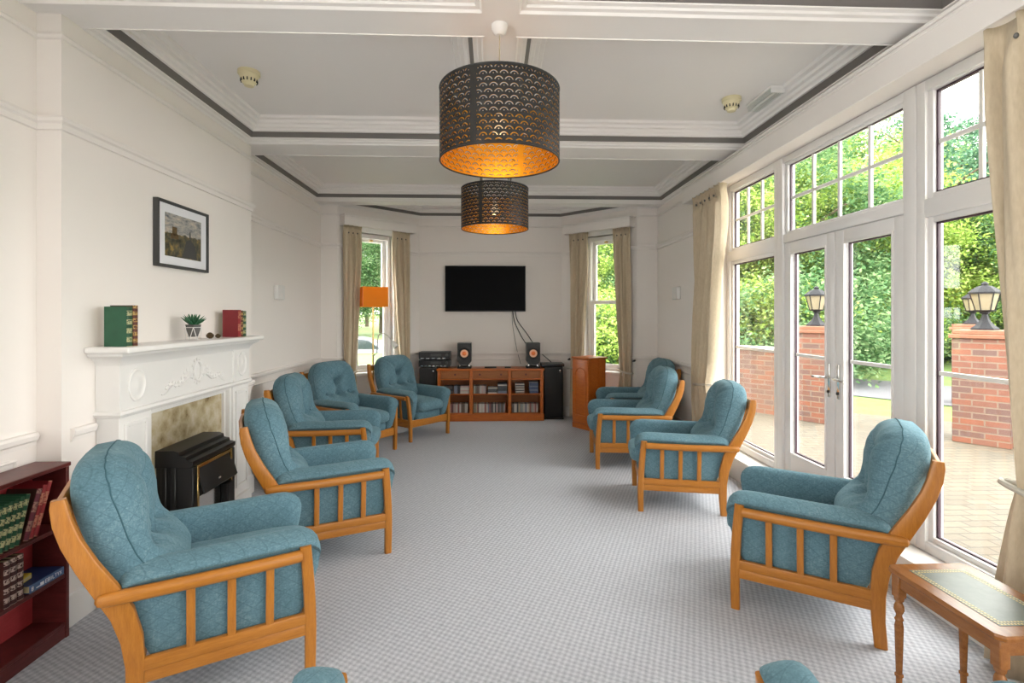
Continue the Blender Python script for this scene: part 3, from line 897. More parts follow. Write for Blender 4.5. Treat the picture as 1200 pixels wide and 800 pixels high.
# ------------------------------------------------------------------ books
def book(name, label, y0, th, x0, x1, z, h, cover, spn, group=None, lean=0, spine_dir=1, cat='book'):
    """upright book: spine faces +x at x1, thickness along y"""
    t = thing(name, label, cat, ((x0+x1)/2, y0+th/2, z), group=group)
    t.rotation_euler.x = lean
    w = (x1-x0)/2; c = .0025
    mb = MB(); mb.box(-w, w-.003, -th/2, -th/2+c, 0, h); mb.box(-w, w-.003, th/2-c, th/2, 0, h); mb.build('cover', cover, t)
    MB().box(-w+.004, w-.005, -th/2+c, th/2-c, .003, h-.003).build('page_block', 'page_cream', t)
    mb = MB(); mb.loft([[(w-.004, -th/2, zz), (w, -th/2+.001, zz), (w+.003, -th/4, zz), (w+.004, 0, zz), (w+.003, th/4, zz), (w, th/2-.001, zz), (w-.004, th/2, zz)] for zz in (0, h)])
    mb.build('spine', spn, t)
    return t
ZM = 1.3385
g = 'old books on the mantel shelf'
book('hardback_book', 'green hardback with gilt spine at the left end of the mantel shelf', 2.695, .040, -1.985, -1.87, ZM, .205, 'cover_green', 'spine_green', g)
book('hardback_book', 'dark brown hardback with gilt spine behind the green book on the mantel', 2.737, .036, -1.985, -1.868, ZM, .212, 'cover_brown', 'spine_brown', g)
book('hardback_book', 'red hardback on the mantel shelf beside the pine cones', 3.845, .040, -1.985, -1.87, ZM, .200, 'cover_red', 'spine_red', g)
book('hardback_book', 'slim cream spined book behind the red hardback on the mantel', 3.888, .028, -1.985, -1.87, ZM, .195, 'cover_green', 'spine_brown', g)
book('hardback_book', 'dark green book at the right end of the mantel shelf', 3.919, .046, -1.985, -1.87, ZM, .192, 'cover_green', 'spine_green', g)

# succulent in geometric pot
t = thing('succulent_plant', 'spiky green succulent in a grey pot with wire stand on the mantel', 'potted plant', (-1.93, 3.38, ZM))
mb = MB(); mb.loft([[(.032*1.1*math.cos(a), .032*1.1*math.sin(a), .022) for a in [2*PI*k/6 for k in range(6)]], [(.05*math.cos(a), .05*math.sin(a), .10) for a in [2*PI*k/6 for k in range(6)]], [(.044*math.cos(a), .044*math.sin(a), .10) for a in [2*PI*k/6 for k in range(6)]], [(.042*math.cos(a), .042*math.sin(a), .09) for a in [2*PI*k/6 for k in range(6)]]])
mb.build('plant_pot', 'pot_grey', t, smooth=20)
mb = MB()
for k in range(6):
    a0 = 2*PI*k/6; a1 = 2*PI*(k+.5)/6; a2 = 2*PI*(k+1)/6
    A = Vector((.052*math.cos(a0), .052*math.sin(a0), .082)); B = Vector((.042*math.cos(a1), .042*math.sin(a1), .004)); C_ = Vector((.052*math.cos(a2), .052*math.sin(a2), .082))
    mb.tube([A, B], .0022, 6); mb.tube([B, C_], .0022, 6); mb.tube([A, C_], .0022, 6)
mb.build('wire_stand', 'white_plastic', t)
mb = MB(); random.seed(5)
for k in range(26):
    a = k*2.399; el = R(20+62*(k/26)); L = .09-.03*(k/26)
    d = Vector((math.cos(a)*math.cos(el), math.sin(a)*math.cos(el), math.sin(el)))
    p0 = Vector((0, 0, .095)); q = [p0+d*L*u+Vector((0, 0, .012*u*u)) for u in (0, .3, .65, 1)]
    mb.tube(q, [.007, .009, .006, .0005], 6)
mb.build('succulent_leaf', 'leaf_succulent', t, smooth=60)
def cone(x, y, s, lab):
    mb = MB()
    for k in range(40):
        a = k*2.399; u = k/40; r = math.sin(PI*(u*.85+.12))*.9
        c0 = Vector((math.cos(a)*r*s, math.sin(a)*r*s, s*(.25+1.7*u)))
        mb.superq(c0, (s*.34, s*.34, s*.13), 1, 1, 5, 8, M=None)
    mb.superq((0, 0, s*1.05), (s*.75, s*.75, s*1.0), 1, 1, 8, 12)
    o = mb.build('pine_cone', 'cone_brown', None, smooth=50, loc=(x, y, ZM)); tag(o, lab, 'pine cone', 'pine cones on the mantel')
cone(-1.905, 3.53, .022, 'larger brown pine cone beside the succulent on the mantel')
cone(-1.905, 3.63, .016, 'smaller brown pine cone nearer the red book on the mantel')

# framed picture
t = thing('framed_picture', 'dark framed landscape picture with white mount on the chimney breast', 'picture', (XB, 3.44, 2.005))
fw, fh = .278, .207
mb = MB()
for y0, y1, z0, z1 in ((-fw, -fw+.018, -fh, fh), (fw-.018, fw, -fh, fh), (-fw+.018, fw-.018, -fh, -fh+.018), (-fw+.018, fw-.018, fh-.018, fh)): mb.box(.001, .032, y0, y1, z0, z1, .002)
mb.build('frame', 'dark_grey', t)
MB().box(.004, .020, -fw+.018, fw-.018, -fh+.018, fh-.018).build('mount', 'paper_white', t)
pt = MB().box(.020, .022, -.195, .195, -.135, .135).build('print', 'painting', t)
mb = MB(); mb.box(.022, .0226, -.125, -.075, .0, .055); mb.box(.022, .0226, -.14, -.06, -.02, .01)
mb.build('painted_tower', 'cone_brown', pt)
mb = MB(); mb.poly([(.0225, -.02, -.13), (.0225, .15, -.13), (.0225, .12, -.04), (.0225, .07, .0), (.0225, .02, -.02)]); mb.poly([(.0225, .055, .0), (.0225, .075, .0), (.0225, .072, .05), (.0225, .06, .05)])
mb.build('painted_rock', 'dark_grey', pt, smooth=0)

# white boxes on the walls
def wall_box(x, y, z, sgn, label):
    t = thing('wall_box', label, 'wall box', (x, y, z))
    mb = MB(); mb.box(0, sgn*.045, -.09, .09, -.075, .075, .010, 3); mb.build('casing', 'white_plastic', t)
    mb = MB()
    for k in range(4): mb.box(sgn*.044, sgn*.047, -.035, .035, -.045+k*.010, -.041+k*.010)
    mb.build('vent', 'trim_paint', t)
wall_box(XL, 5.42, 1.735, 1, 'small white box on the left wall above the third armchair')
wall_box(XR, 6.02, 1.76, -1, 'small white box on the right wall beside the far patio curtain')

# ------------------------------------------------------------------ bookcase with books
BX0, BX1, BY0, BY1, BH = XN+.020, -1.980, 1.66, 2.475, .815
t = thing('bookcase', 'maroon bookcase low against the left wall behind the nearest armchair', 'bookcase')
for y in (BY0, BY1-.018): MB().box(BX0, BX1, y, y+.018, 0, BH-.02, .002).build('side_panel', 'mahogany', t)
MB().box(BX0, BX1+.006, BY0-.004, BY1+.004, BH-.02, BH, .003).build('top_panel', 'mahogany', t)
for z in (.075, .30, .53): MB().box(BX0+.008, BX1-.004, BY0+.018, BY1-.018, z-.018, z, .002).build('shelf', 'mahogany', t)
MB().box(BX1-.02, BX1-.004, BY0+.018, BY1-.018, 0, .057, .002).build('plinth', 'mahogany', t)
MB().box(BX0, BX0+.008, BY0+.018, BY1-.018, .057, BH-.02).build('back_panel', 'mahogany_back', t)
y = 2.325
spec = [('spine_red', 'cover_red', 'bright red book at the right end of the upper bookcase shelf', .019, .232),
        ('spine_red', 'cover_red', 'red book second from the right on the upper bookcase shelf', .020, .222),
        ('spine_plum', 'cover_brown', 'plum spined book between the red and the green books in the bookcase', .024, .212)]
greens = ['green gilt book next to the plum book in the bookcase', 'second green gilt book left of the plum book in the bookcase', 'third green gilt book left of the plum book in the bookcase',
          'fourth green gilt book left of the plum book in the bookcase', 'fifth green gilt book left of the plum book in the bookcase', 'sixth green gilt book left of the plum book, at the photo edge']
for i, l in enumerate(greens): spec.append(('spine_green', 'cover_green', l, .021, .205-.002*i))
for i, (sp, cv, lab, th, h) in enumerate(spec):
    y -= th+(.018 if i == 3 else .003)
    lean = R(-19) if i < 3 else R(-15)
    book('hardback_book', lab, y, th, BX0+.018, BX1-.012, .5305+th*.5*abs(math.sin(lean)), h, cv, sp, 'books on the upper bookcase shelf', lean)
y = 2.255
for i, lab in enumerate(['dark red gilt book standing beside the blue book on the middle shelf', 'second dark red gilt book from the blue book on the middle shelf', 'third dark red gilt book from the blue book, at the photo edge']):
    y -= .030
    book('hardback_book', lab, y, .027, BX0+.018, BX1-.010, .3005, .19, 'cover_brown', 'spine_dark', 'books on the middle bookcase shelf')
# blue book lying flat, white lettering on its spine
t = thing('flat_book', 'blue book with white spine lettering lying flat on the middle bookcase shelf', 'book', (BX1-.085, 2.365, .3005))
mb = MB(); mb.box(-.075, .074, -.088, .088, 0, .003); mb.box(-.075, .074, -.088, .088, .032, .035); mb.build('cover', 'cover_blue', t)
MB().box(-.072, .072, -.085, .085, .003, .032).build('page_block', 'page_cream', t)
sp = MB().box(.074, .079, -.088, .088, 0, .035, .0015).build('spine', 'spine_blue', t)
mb = MB(); random.seed(11)
def glyph(y, w, k):
    x = .0796; z0, z1 = .010, .025
    def st(a, b): mb.bar([(x, a[0], a[1]), (x, b[0], b[1])], .0024, .0008, side=(1, 0, 0), rnd=.1)
    A, B, C_, D = (y, z0), (y+w, z0), (y, z1), (y+w, z1)
    if k == 'X': st(A, D); st(B, C_)
    elif k == 'Y': st(D, (y+w*.5, (z0+z1)/2)); st(C_, (y+w*.5, (z0+z1)/2)); st((y+w*.5, (z0+z1)/2), (y+w*.5, z0))
    elif k == 'T': st(C_, D); st((y+w*.5, z1), (y+w*.5, z0))
    elif k == 'I': st((y+w*.5, z1), (y+w*.5, z0))
    elif k == 'B': st(A, C_); st(C_, D); st(D, B); st(A, B); st((y, (z0+z1)/2), (y+w, (z0+z1)/2))
    elif k == 'L': st(C_, A); st(A, B)
    elif k == 'E': st(C_, A); st(A, B); st(C_, D); st((y, (z0+z1)/2), (y+w, (z0+z1)/2))
for i, k in enumerate('EBILTYX'): glyph(-.012+i*.0125, .009, k)
glyph(-.080, .007, 'B'); mb.box(.0792, .0800, -.058, -.035, .010, .014); mb.box(.0792, .0800, -.038, -.020, .009, .024)
mb.build('spine_lettering', 'paper_white', sp)
o = thing('small_box', 'small yellow box lying on top of the blue book in the bookcase', 'box', (BX1-.09, 2.315, .336), R(8))
MB().box(-.035, .035, -.028, .028, 0, .024, .002).build('lid', 'yellow_card', o)
MB().box(-.033, .0355, -.024, .024, .004, .018, .001).build('label_patch', 'page_cream', o)

# ------------------------------------------------------------------ sideboard and hi-fi
SX0, SX1, SY0, SY1, SH = -.775, .722, 7.245, 7.60, .74
t = thing('sideboard', 'orange pine open sideboard with three drawers below the television', 'sideboard')
MB().box(SX0-.012, SX1+.012, SY0-.012, SY1, SH-.028, SH, .005, 2).build('top', 'pine_orange', t)
W = SX1-SX0
divs = [(SX0, SX0+.045), (SX0+.45, SX0+.495), (SX0+.995, SX0+1.04), (SX1-.045, SX1)]
for a, b2 in divs: MB().box(a, b2, SY0, SY1-.012, .10, SH-.028, .003).build('upright', 'pine_orange', t)
MB().box(SX0-.006, SX1+.006, SY0-.006, SY1-.012, 0, .10, .004).build('plinth', 'pine_orange', t)
MB().box(SX0, SX1, SY1-.012, SY1, .02, SH-.028).build('back_panel', 'pine_inner', t)
mb = MB()
for (a, b2), (c2, d2) in zip(divs[:-1], divs[1:]): mb.box(b2, c2, SY0+.004, SY1-.012, .583, .602, .002)
mb.build('drawer_rail', 'pine_orange', t)
for (a, b2), (c2, d2) in zip(divs[:-1], divs[1:]):
    MB().box(b2, c2, SY0+.03, SY1-.012, .365, .383, .002).build('shelf', 'pine_orange', t)
    MB().box(b2, c2, SY0+.004, SY1-.012, .100, .112, .002).build('shelf', 'pine_orange', t)
    dr = MB().box(b2+.003, c2-.003, SY0+.010, SY1-.03, .606, SH-.032, .003).build('drawer', 'pine_inner', t)
    w = c2-b2
    ks = (b2+w*.2, c2-w*.2) if w > .47 else ((b2+c2)/2,)
    for kx in ks:
        MB().lathe([(.006, 0), (.006, .012), (.013, .018), (.014, .024), (.001, .028)], n=14, M=Matrix.Translation((kx, SY0+.010, .66)) @ Matrix.Rotation(R(90), 4, 'X')).build('knob', 'mahogany', dr)
bays = [(b2, c2) for (a, b2), (c2, d2) in zip(divs[:-1], divs[1:])]
random.seed(21)
ZS = (.1125, .3835)
protos = {}
def case(mat, x, z, w, h, lab, group, rot=0, y=None):
    key = mat
    if key not in protos:
        mb = MB(); mb.box(-.5, .5, 0, 1, 0, 1)
        o = mb.build('disc_case', mat, None, smooth=0); protos[key] = o
    else:
        o = protos[key].copy(); COL.objects.link(o)
    o.location = (x, SY0+.045+(y or 0)+random.uniform(0, .006), z); o.scale = (w, .14, h)
    tag(o, lab, 'disc case', group)
BN = ('left', 'centre', 'right')
ORD = ['first', 'second', 'third', 'fourth', 'fifth', 'sixth', 'seventh', 'eighth', 'ninth', 'tenth', 'eleventh', 'twelfth', 'thirteenth', 'fourteenth', 'fifteenth', 'sixteenth', 'seventeenth', 'eighteenth', 'nineteenth', 'twentieth', 'twenty-first', 'twenty-second', 'twenty-third', 'twenty-fourth', 'twenty-fifth', 'twenty-sixth']
def row(bi, x0, x1, z, h, name, place):
    x = x0; i = 0
    while True:
        w = random.choice((.012, .015, .018, .024, .026))
        if x+w > x1: break
        case(random.choice(CDCOL), x+w/2, z, w-.0015, h*random.uniform(.93, 1.0), '%s disc case from left on the %s' % (ORD[i], place), name)
        x += w; i += 1
def stack(xc, z, n, mats, w, place, name, th=None):
    zz = z
    for i in range(n):
        h = th or random.choice((.012, .016, .024))
        pos = 'bottom' if i == 0 else ('top' if i == n-1 else ORD[i]+' from bottom')
        case(mats[i % len(mats)], xc+random.uniform(-.003, .003), zz, w, h-.0006, 'disc case %s in the %s' % (pos, place), name)
        zz += h
row(0, bays[0][0]+.01, bays[0][1]-.02, ZS[0], .13, 'discs on the lower left shelf', 'lower left sideboard shelf')
row(1, bays[1][0]+.01, bays[1][1]-.02, ZS[0], .125, 'discs on the lower centre shelf', 'lower centre sideboard shelf')
row(2, bays[2][0]+.01, bays[2][1]-.01, ZS[0], .125, 'discs on the lower right shelf', 'lower right sideboard shelf')
stack(bays[0][0]+.10, ZS[1], 6, ['case_2', 'case_6', 'case_2'], .13, 'dark pile on the upper left sideboard shelf', 'dark pile of discs', .018)
row(0, bays[0][0]+.18, bays[0][0]+.27, ZS[1], .115, 'discs on the upper left shelf', 'upper left sideboard shelf')
stack(bays[0][0]+.335, ZS[1], 6, ['case_3', 'case_0', 'case_7'], .125, 'white pile on the upper left sideboard shelf', 'white pile of discs', .018)
row(1, bays[1][0]+.01, bays[1][0]+.20, ZS[1], .115, 'discs on the upper centre shelf', 'upper centre sideboard shelf')
stack(bays[1][0]+.28, ZS[1], 5, ['case_3', 'case_2', 'case_2', 'case_2', 'case_0'], .13, 'low black pile on the upper centre sideboard shelf', 'low black pile of discs', .017)
stack(bays[1][0]+.42, ZS[1], 8, ['case_4', 'case_4', 'case_2', 'case_2', 'case_2', 'case_2', 'case_3', 'case_2'], .13, 'tall black pile on the upper centre sideboard shelf', 'tall black pile of discs', .018)
stack(bays[2][0]+.125, ZS[1], 8, ['case_6', 'case_0', 'case_2', 'case_3'], .13, 'striped pile on the upper right sideboard shelf', 'striped pile of discs', .017)
stack(bays[2][0]+.325, ZS[1], 9, ['case_blue', 'case_blue', 'case_4'], .125, 'blue pile on the upper right sideboard shelf', 'blue pile of discs', .018)

# bookshelf speakers
def speaker(x, y, label):
    t = thing('bookshelf_speaker', label, 'speaker', (x, y, SH), 0, 'small speakers on the sideboard')
    MB().box(-.10, .10, -.10, .10, 0, .028, .006, 2).build('base_pad', 'black_matt', t)
    mb = MB()
    for sx in (-.05, .05): mb.bar([(sx*1.3, 0, .026), (sx*.8, 0, .07)], .10, .02, side=(1, 0, 0), rnd=.2)
    mb.build('stand', 'chrome', t)
    mb = MB(); mb.loft([[(-.055, -.1, .05), (.055, -.1, .05), (.098, -.1, .10), (.098, -.1, .362), (-.098, -.1, .362), (-.098, -.1, .10)], [(-.055, .12, .05), (.055, .12, .05), (.098, .12, .10), (.098, .12, .362), (-.098, .12, .362), (-.098, .12, .10)]])
    cab = mb.build('cabinet', 'black_plastic', t, smooth=20)
    Mx = Matrix.Translation((0, -.1, .215)) @ Matrix.Rotation(R(90), 4, 'X')
    MB().lathe([(.085, 0), (.085, .006), (.074, .010), (.070, .004), (.052, .001)], n=32, M=Mx).build('surround', 'black_matt', cab)
    MB().lathe([(.056, .0015), (.056, .004), (.030, .0035), (.030, .002)], n=32, M=Mx).build('driver_ring', 'pale_copper', cab)
    MB().lathe([(.031, .0025), (.030, .006), (.018, .010), (.002, .012)], n=28, M=Mx).build('driver_cone', 'copper', cab)
speaker(-.40, 7.37, 'small black speaker with copper driver, left one on the sideboard')
speaker(.58, 7.37, 'small black speaker with copper driver, right one under the cables')
# tower speakers
def tower(x0, x1, label):
    t = thing('floor_speaker', label, 'speaker', ((x0+x1)/2, 7.43, 0), 0, 'tall black floor speakers')
    w = (x1-x0)/2
    MB().box(-w, w, -.085, .16, .02, .75, .006, 2).build('cabinet', 'black_plastic', t)
    MB().box(-w+.012, w-.012, -.098, -.085, .05, .735, .006, 2).build('grille', 'black_matt', t)
    MB().box(-w-.008, w+.008, -.10, .165, 0, .02, .004).build('plinth', 'black_plastic', t)
    MB().lathe([(.012, 0), (.012, .003), (.001, .004)], n=12, M=Matrix.Translation((w-.045, -.098, .70)) @ Matrix.Rotation(R(90), 4, 'X')).build('badge', 'chrome', t)
tower(-1.045, -.80, 'black floor speaker left of the sideboard, carrying the amplifier')
tower(.748, 1.015, 'black floor speaker right of the sideboard')
def hifi(x, y, z, w, h, d, lab, rows):
    t = thing('hifi_unit', lab, 'hi-fi unit', (x, y, z))
    MB().box(-w/2, w/2, -d/2, d/2, .012, h, .003).build('casing', 'black_plastic', t)
    mb = MB()
    for sx in (-1, 1):
        for sy in (-1, 1): mb.lathe([(.016, 0), (.016, .013)], (sx*(w/2-.04), sy*(d/2-.04), 0), 10)
    mb.build('foot', 'black_matt', t)
    MB().box(-w*.12, w*.22, -d/2-.003, -d/2+.002, h*.5, h*.8).build('display', 'dark_grey', t)
    mb = MB()
    for k in range(rows): mb.box(-w*.44+k*w*.88/rows, -w*.44+(k+.6)*w*.88/rows, -d/2-.004, -d/2+.002, h*.16, h*.30)
    mb.build('button', 'chrome', t)
    MB().lathe([(.020, 0), (.019, .015), (.001, .016)], n=18, M=Matrix.Translation((w*.40, -d/2, h*.62)) @ Matrix.Rotation(R(90), 4, 'X')).build('dial', 'dark_grey', t)
hifi(-.83, 7.47, .7505, .44, .105, .27, 'black amplifier with silver buttons on the left floor speaker', 7)
hifi(-.83, 7.47, .8565, .44, .115, .27, 'black player with a round dial stacked on the amplifier', 5)
o = thing('flat_player', 'thin black player box lying on the right floor speaker', 'player', (.87, 7.44, .7505))
MB().box(-.165, .165, -.11, .14, .006, .05, .006, 2).build('casing', 'black_plastic', o)
mb = MB()
for sx in (-.13, .13):
    for sy in (-.08, .11): mb.lathe([(.012, 0), (.012, .007)], (sx, sy, 0), 10)
mb.build('foot', 'black_matt', o)
def remote(x, y, w, lab, rz):
    t = thing('remote_control', lab, 'remote control', (x, y, SH+.0005), R(rz), 'remotes on the sideboard')
    MB().box(-w/2, w/2, -.025, .025, 0, .022, .006, 2).build('casing', 'black_plastic', t)
    mb = MB()
    for k in range(5): mb.box(-w*.35+k*w*.16, -w*.35+k*w*.16+.008, -.008, .008, .021, .0235)
    mb.build('button', 'dark_grey', t)
remote(-.03, 7.34, .17, 'longer black remote control on the middle of the sideboard', 4)
remote(.22, 7.33, .09, 'shorter black remote control near the right speaker', -6)
# television
t = thing('television', 'black wall mounted flat television above the sideboard', 'television', (-.105, 7.65, 1.89))
MB().box(-.595, .595, -.075, -.035, -.338, .338, .006, 2).build('casing', 'black_plastic', t)
MB().box(-.583, .583, -.0765, -.070, -.318, .326).build('screen', 'screen', t)
MB().box(-.2, .2, -.035, -.001, -.2, .2, .003).build('wall_bracket', 'dark_grey', t)
def cable(pts, lab, r=.006):
    P_ = [Vector(p) for p in pts]; out = []
    for i in range(len(P_)-1):
        for k in range(6):
            u = k/6; p0 = P_[max(i-1, 0)]; p1 = P_[i]; p2 = P_[i+1]; p3 = P_[min(i+2, len(P_)-1)]
            out.append(.5*((2*p1)+(-p0+p2)*u+(2*p0-5*p1+4*p2-p3)*u*u+(-p0+3*p1-3*p2+p3)*u**3))
    out.append(P_[-1])
    tag(MB().tube(out, r, 6).build('cable', 'black_plastic'), lab, 'cable', 'cables under the television')
cable([(.30, 7.615, 1.56), (.33, 7.63, 1.40), (.42, 7.635, 1.20), (.52, 7.635, 1.02), (.545, 7.63, .80)], 'black cable from the television down behind the right speaker')
cable([(.34, 7.615, 1.56), (.37, 7.63, 1.42), (.50, 7.635, 1.24), (.68, 7.635, .98), (.84, 7.63, .83), (.88, 7.60, .79)], 'black cable curving right from the television to the player box')
cable([(.29, 7.615, 1.56), (.30, 7.63, 1.35), (.36, 7.635, 1.0), (.42, 7.63, .77)], 'thin pale cable hanging straight below the television', .003)

# tall pine cabinet by the right bay window
ang = math.atan2(.169, .257)
t = thing('pine_cabinet', 'tall orange pine cabinet with arched door beside the right bay window', 'cabinet', (1.20, 6.66, 0), 0)
ca = Vector((.552, -.834)); ang = math.atan2(ca.y, ca.x)   # local x runs along the front
t.location = (1.085, 6.84, 0); t.rotation_euler.z = ang
w, d, h = .31, .29, .92
MB().box(-.012, w+.012, -.012, d+.012, 0, .07, .006, 2).build('plinth', 'pine_orange', t)
mb = MB(); mb.box(0, .02, 0, d, .07, h); mb.box(w-.02, w, .0, d*.42, .07, h); mb.box(w-.02, w, d*.55, d, .07, h); mb.box(w-.016, w-.008, d*.42, d*.55, .07, h)
mb.box(0, w, d-.015, d, .07, h)
mb.build('carcass', 'pine_orange', t, smooth=0)
MB().box(-.02, w+.02, -.02, d+.02, h, h+.025, .008, 3).build('top', 'pine_orange', t)
dr = MB().box(.004, w-.004, -.02, .0, .075, h-.005, .004, 2).build('door', 'pine_orange', t)
mb = MB(); arch = [(.06, .18), (w-.06, .18), (w-.06, .72)]+[(w/2+(w/2-.06)*math.cos(a), .72+.08*math.sin(a)) for a in [PI*k/12 for k in range(1, 12)]]+[(.06, .72), (.06, .18)]
mb.tube([(x, -.021, z) for x, z in arch], .008, 6); mb.build('arched_moulding', 'pine_orange', dr)
MB().lathe([(.006, 0), (.006, .012), (.013, .018), (.001, .026)], n=14, M=Matrix.Translation((.035, -.02, .5)) @ Matrix.Rotation(R(90), 4, 'X')).build('knob', 'brass', dr)

# ------------------------------------------------------------------ floor lamp
t = thing('floor_lamp', 'floor lamp with square orange shade and reading arm by the left bay window', 'floor lamp', (-1.60, 6.93, 0))
MB().lathe([(.13, 0), (.13, .012), (.12, .02), (.02, .028), (.012, .03)], n=28).build('base', 'chrome', t)
MB().tube([(0, 0, .02), (0, 0, 1.70)], .011, 10).build('pole', 'brass', t)
mb = MB(); hw = .165
sq = [(-1, -1), (1, -1), (1, 1), (-1, 1)]
MZ = Matrix.Rotation(R(24), 4, 'Z')
def sqr(r, z): return [MZ @ Vector((a*r, b2*r, z)) for a, b2 in sq]
mb.loft([sqr(hw, 1.61), sqr(hw, 1.87), sqr(hw-.004, 1.87), sqr(hw-.004, 1.61)], loop=True)
sh = mb.build('lamp_shade', 'orange_shade', t, smooth=20)
mb = MB(); mb.tube([MZ @ Vector((-hw, -hw, 1.615)), MZ @ Vector((-hw, -hw, 1.865))], .004, 6); mb.build('shade_seam', 'copper', sh)
mb = MB(); mb.tube([MZ @ Vector((-hw, 0, 1.72)), (0, 0, 1.70), MZ @ Vector((hw, 0, 1.72))], .004, 6); mb.tube([MZ @ Vector((0, -hw, 1.72)), (0, 0, 1.70), MZ @ Vector((0, hw, 1.72))], .004, 6); mb.build('shade_spider', 'chrome', t)
arm = [(.0, -.005, .95), (.06, -.03, 1.0), (.065, -.035, 1.16), (.085, -.04, 1.235), (.14, -.055, 1.262), (.21, -.07, 1.225), (.265, -.08, 1.155)]
ro = MB().tube(arm, .007, 8).build('reading_arm', 'chrome', t)
dd = (Vector(arm[-1])-Vector(arm[-2])).normalized()
MB().tube([Vector(arm[-1]), Vector(arm[-1])+dd*.03, Vector(arm[-1])+dd*.10], [.014, .028, .036], 14).build('reading_light_head', 'white_plastic', ro)

# ------------------------------------------------------------------ pendant lamps
def pendant(x, y, label, three):
    t = thing('pendant_lamp', label, 'pendant lamp', (x, y, 0), 0, 'pierced drum pendants on the ceiling beams')
    r, z0, z1 = .295, 2.255, 2.605
    def drum(rad, mat, nm):
        me = bpy.data.meshes.new(nm); vs = []; fs = []; n = 96
        for k in range(n+1):
            a = 2*PI*k/n-2.15
            vs += [(rad*math.cos(a), rad*math.sin(a), z0), (rad*math.cos(a), rad*math.sin(a), z1)]
        for k in range(n): fs.append((2*k, 2*k+2, 2*k+3, 2*k+1))
        me.from_pydata(vs, [], fs); uvl = me.uv_layers.new(name='UVMap')
        for k in range(n):
            for li, (kk, v) in zip(me.polygons[k].loop_indices, ((k, 0), (k+1, 0), (k+1, 1), (k, 1))):
                uvl.data[li].uv = (kk/n*2*PI*.295, v*(z1-z0))
        me.materials.append(MATS[mat])
        for p in me.polygons: p.use_smooth = True
        o = bpy.data.objects.new(nm, me); COL.objects.link(o); o.parent = t
    drum(r, 'shade_black', 'drum_shade'); drum(r-.004, 'shade_gold', 'gold_lining')
    for z in (z0, z1):
        mb = MB(); mb.tube([((r-.002)*math.cos(a), (r-.002)*math.sin(a), z) for a in [2*PI*k/64 for k in range(65)]], .004, 6); mb.build('rim', 'black_plastic', t)
    mb = MB()
    for k in range(3):
        a = 2*PI*k/3+.5; mb.tube([(.02*math.cos(a), .02*math.sin(a), 2.52), ((r-.004)*math.cos(a), (r-.004)*math.sin(a), 2.60)], .003, 6)
    mb.tube([(.02*math.cos(a), .02*math.sin(a), 2.52) for a in [2*PI*k/20 for k in range(21)]], .003, 6)
    mb.build('shade_spider', 'white_plastic', t)
    MB().lathe([(.008, 2.585), (.02, 2.57), (.02, 2.50), (.014, 2.49)], n=16).build('bulb_holder', 'white_plastic', t)
    mb = MB(); mb.lathe([(.013, 2.49), (.016, 2.47), (.03, 2.44), (.034, 2.41), (.026, 2.385), (.001, 2.375)], n=20); b = mb.build('bulb', 'bulb_glow', t)
    mb = MB(); mb.tube([(0, 0, 2.58), (0, 0, ZB-.02)], .0035, 8)
    mb.build('flex', 'cord', t)
    if three:
        mb = MB()
        for sx in (-.13, .12): mb.tube([(sx*1.0, -.02, 2.60), (sx*.9, 0, ZB-.004)], .004, 6)
        mb.build('suspension_wire', 'dark_grey', t)
    MB().lathe([(.001, ZB-.050), (.018, ZB-.050), (.032, ZB-.038), (.040, ZB-.018), (.042, ZB)], n=28).build('ceiling_rose', 'white_plastic', t)
    L = bpy.data.lights.new('pendant_light', 'POINT'); L.energy = 0.22; L.color = (1, .72, .38); L.shadow_soft_size = .035
    lo = bpy.data.objects.new('pendant_light', L); COL.objects.link(lo); lo.location = (0, 0, 2.335); lo.parent = t
plain('bulb_glow', (1, .8, .5), .3, emit=.2)
pendant(.035, 2.53, 'pierced black drum pendant with gold lining, nearest to the camera', False)
pendant(.020, 4.50, 'pierced black drum pendant with gold lining, the farther one', True)

# ceiling devices
def smoke(x, y, lab):
    t = thing('smoke_detector', lab, 'smoke detector', (x, y, ZC), 0, 'cream smoke detectors')
    MB().lathe([(.068, 0), (.068, -.022), (.060, -.027)], n=28).build('base', 'cream_plastic', t)
    MB().lathe([(.060, -.027), (.055, -.048), (.043, -.076), (.034, -.081), (.029, -.096), (.001, -.101)], n=28).build('sensor_head', 'cream_plastic', t)
    mb = MB()
    for k in range(14):
        a = 2*PI*k/14; M = Matrix.Translation((.0495*math.cos(a), .0495*math.sin(a), -.063)) @ Matrix.Rotation(a, 4, 'Z'); mb.box(-.004, .004, -.003, .003, -.009, .009, M=M)
    mb.build('vent_slot', 'black_matt', t)
smoke(-1.60, 3.43, 'cream smoke detector on the left ceiling panel above the picture')
smoke(1.765, 3.72, 'cream smoke detector on the right ceiling panel beside the emergency light')
t = thing('emergency_light', 'slim clear emergency light fitting on the right ceiling panel', 'emergency light', (1.985, 3.66, ZC))
MB().box(-.055, .055, -.17, .17, -.02, 0, .004, 2).build('base_tray', 'white_plastic', t)
mb = MB(); mb.loft([[(-.05, y, -.02), (.05, y, -.02), (.042, y, -.055), (-.042, y, -.055)] for y in (-.165, .165)]); mb.build('clear_cover', 'glass', t, smooth=20)
MB().tube([(-.0, -.15, -.035), (0, .15, -.035)], .012, 10).build('tube', 'gloss_white', t)
MB().box(-.048, .048, -.1685, -.165, -.052, -.02).build('end_cap', 'white_plastic', t)

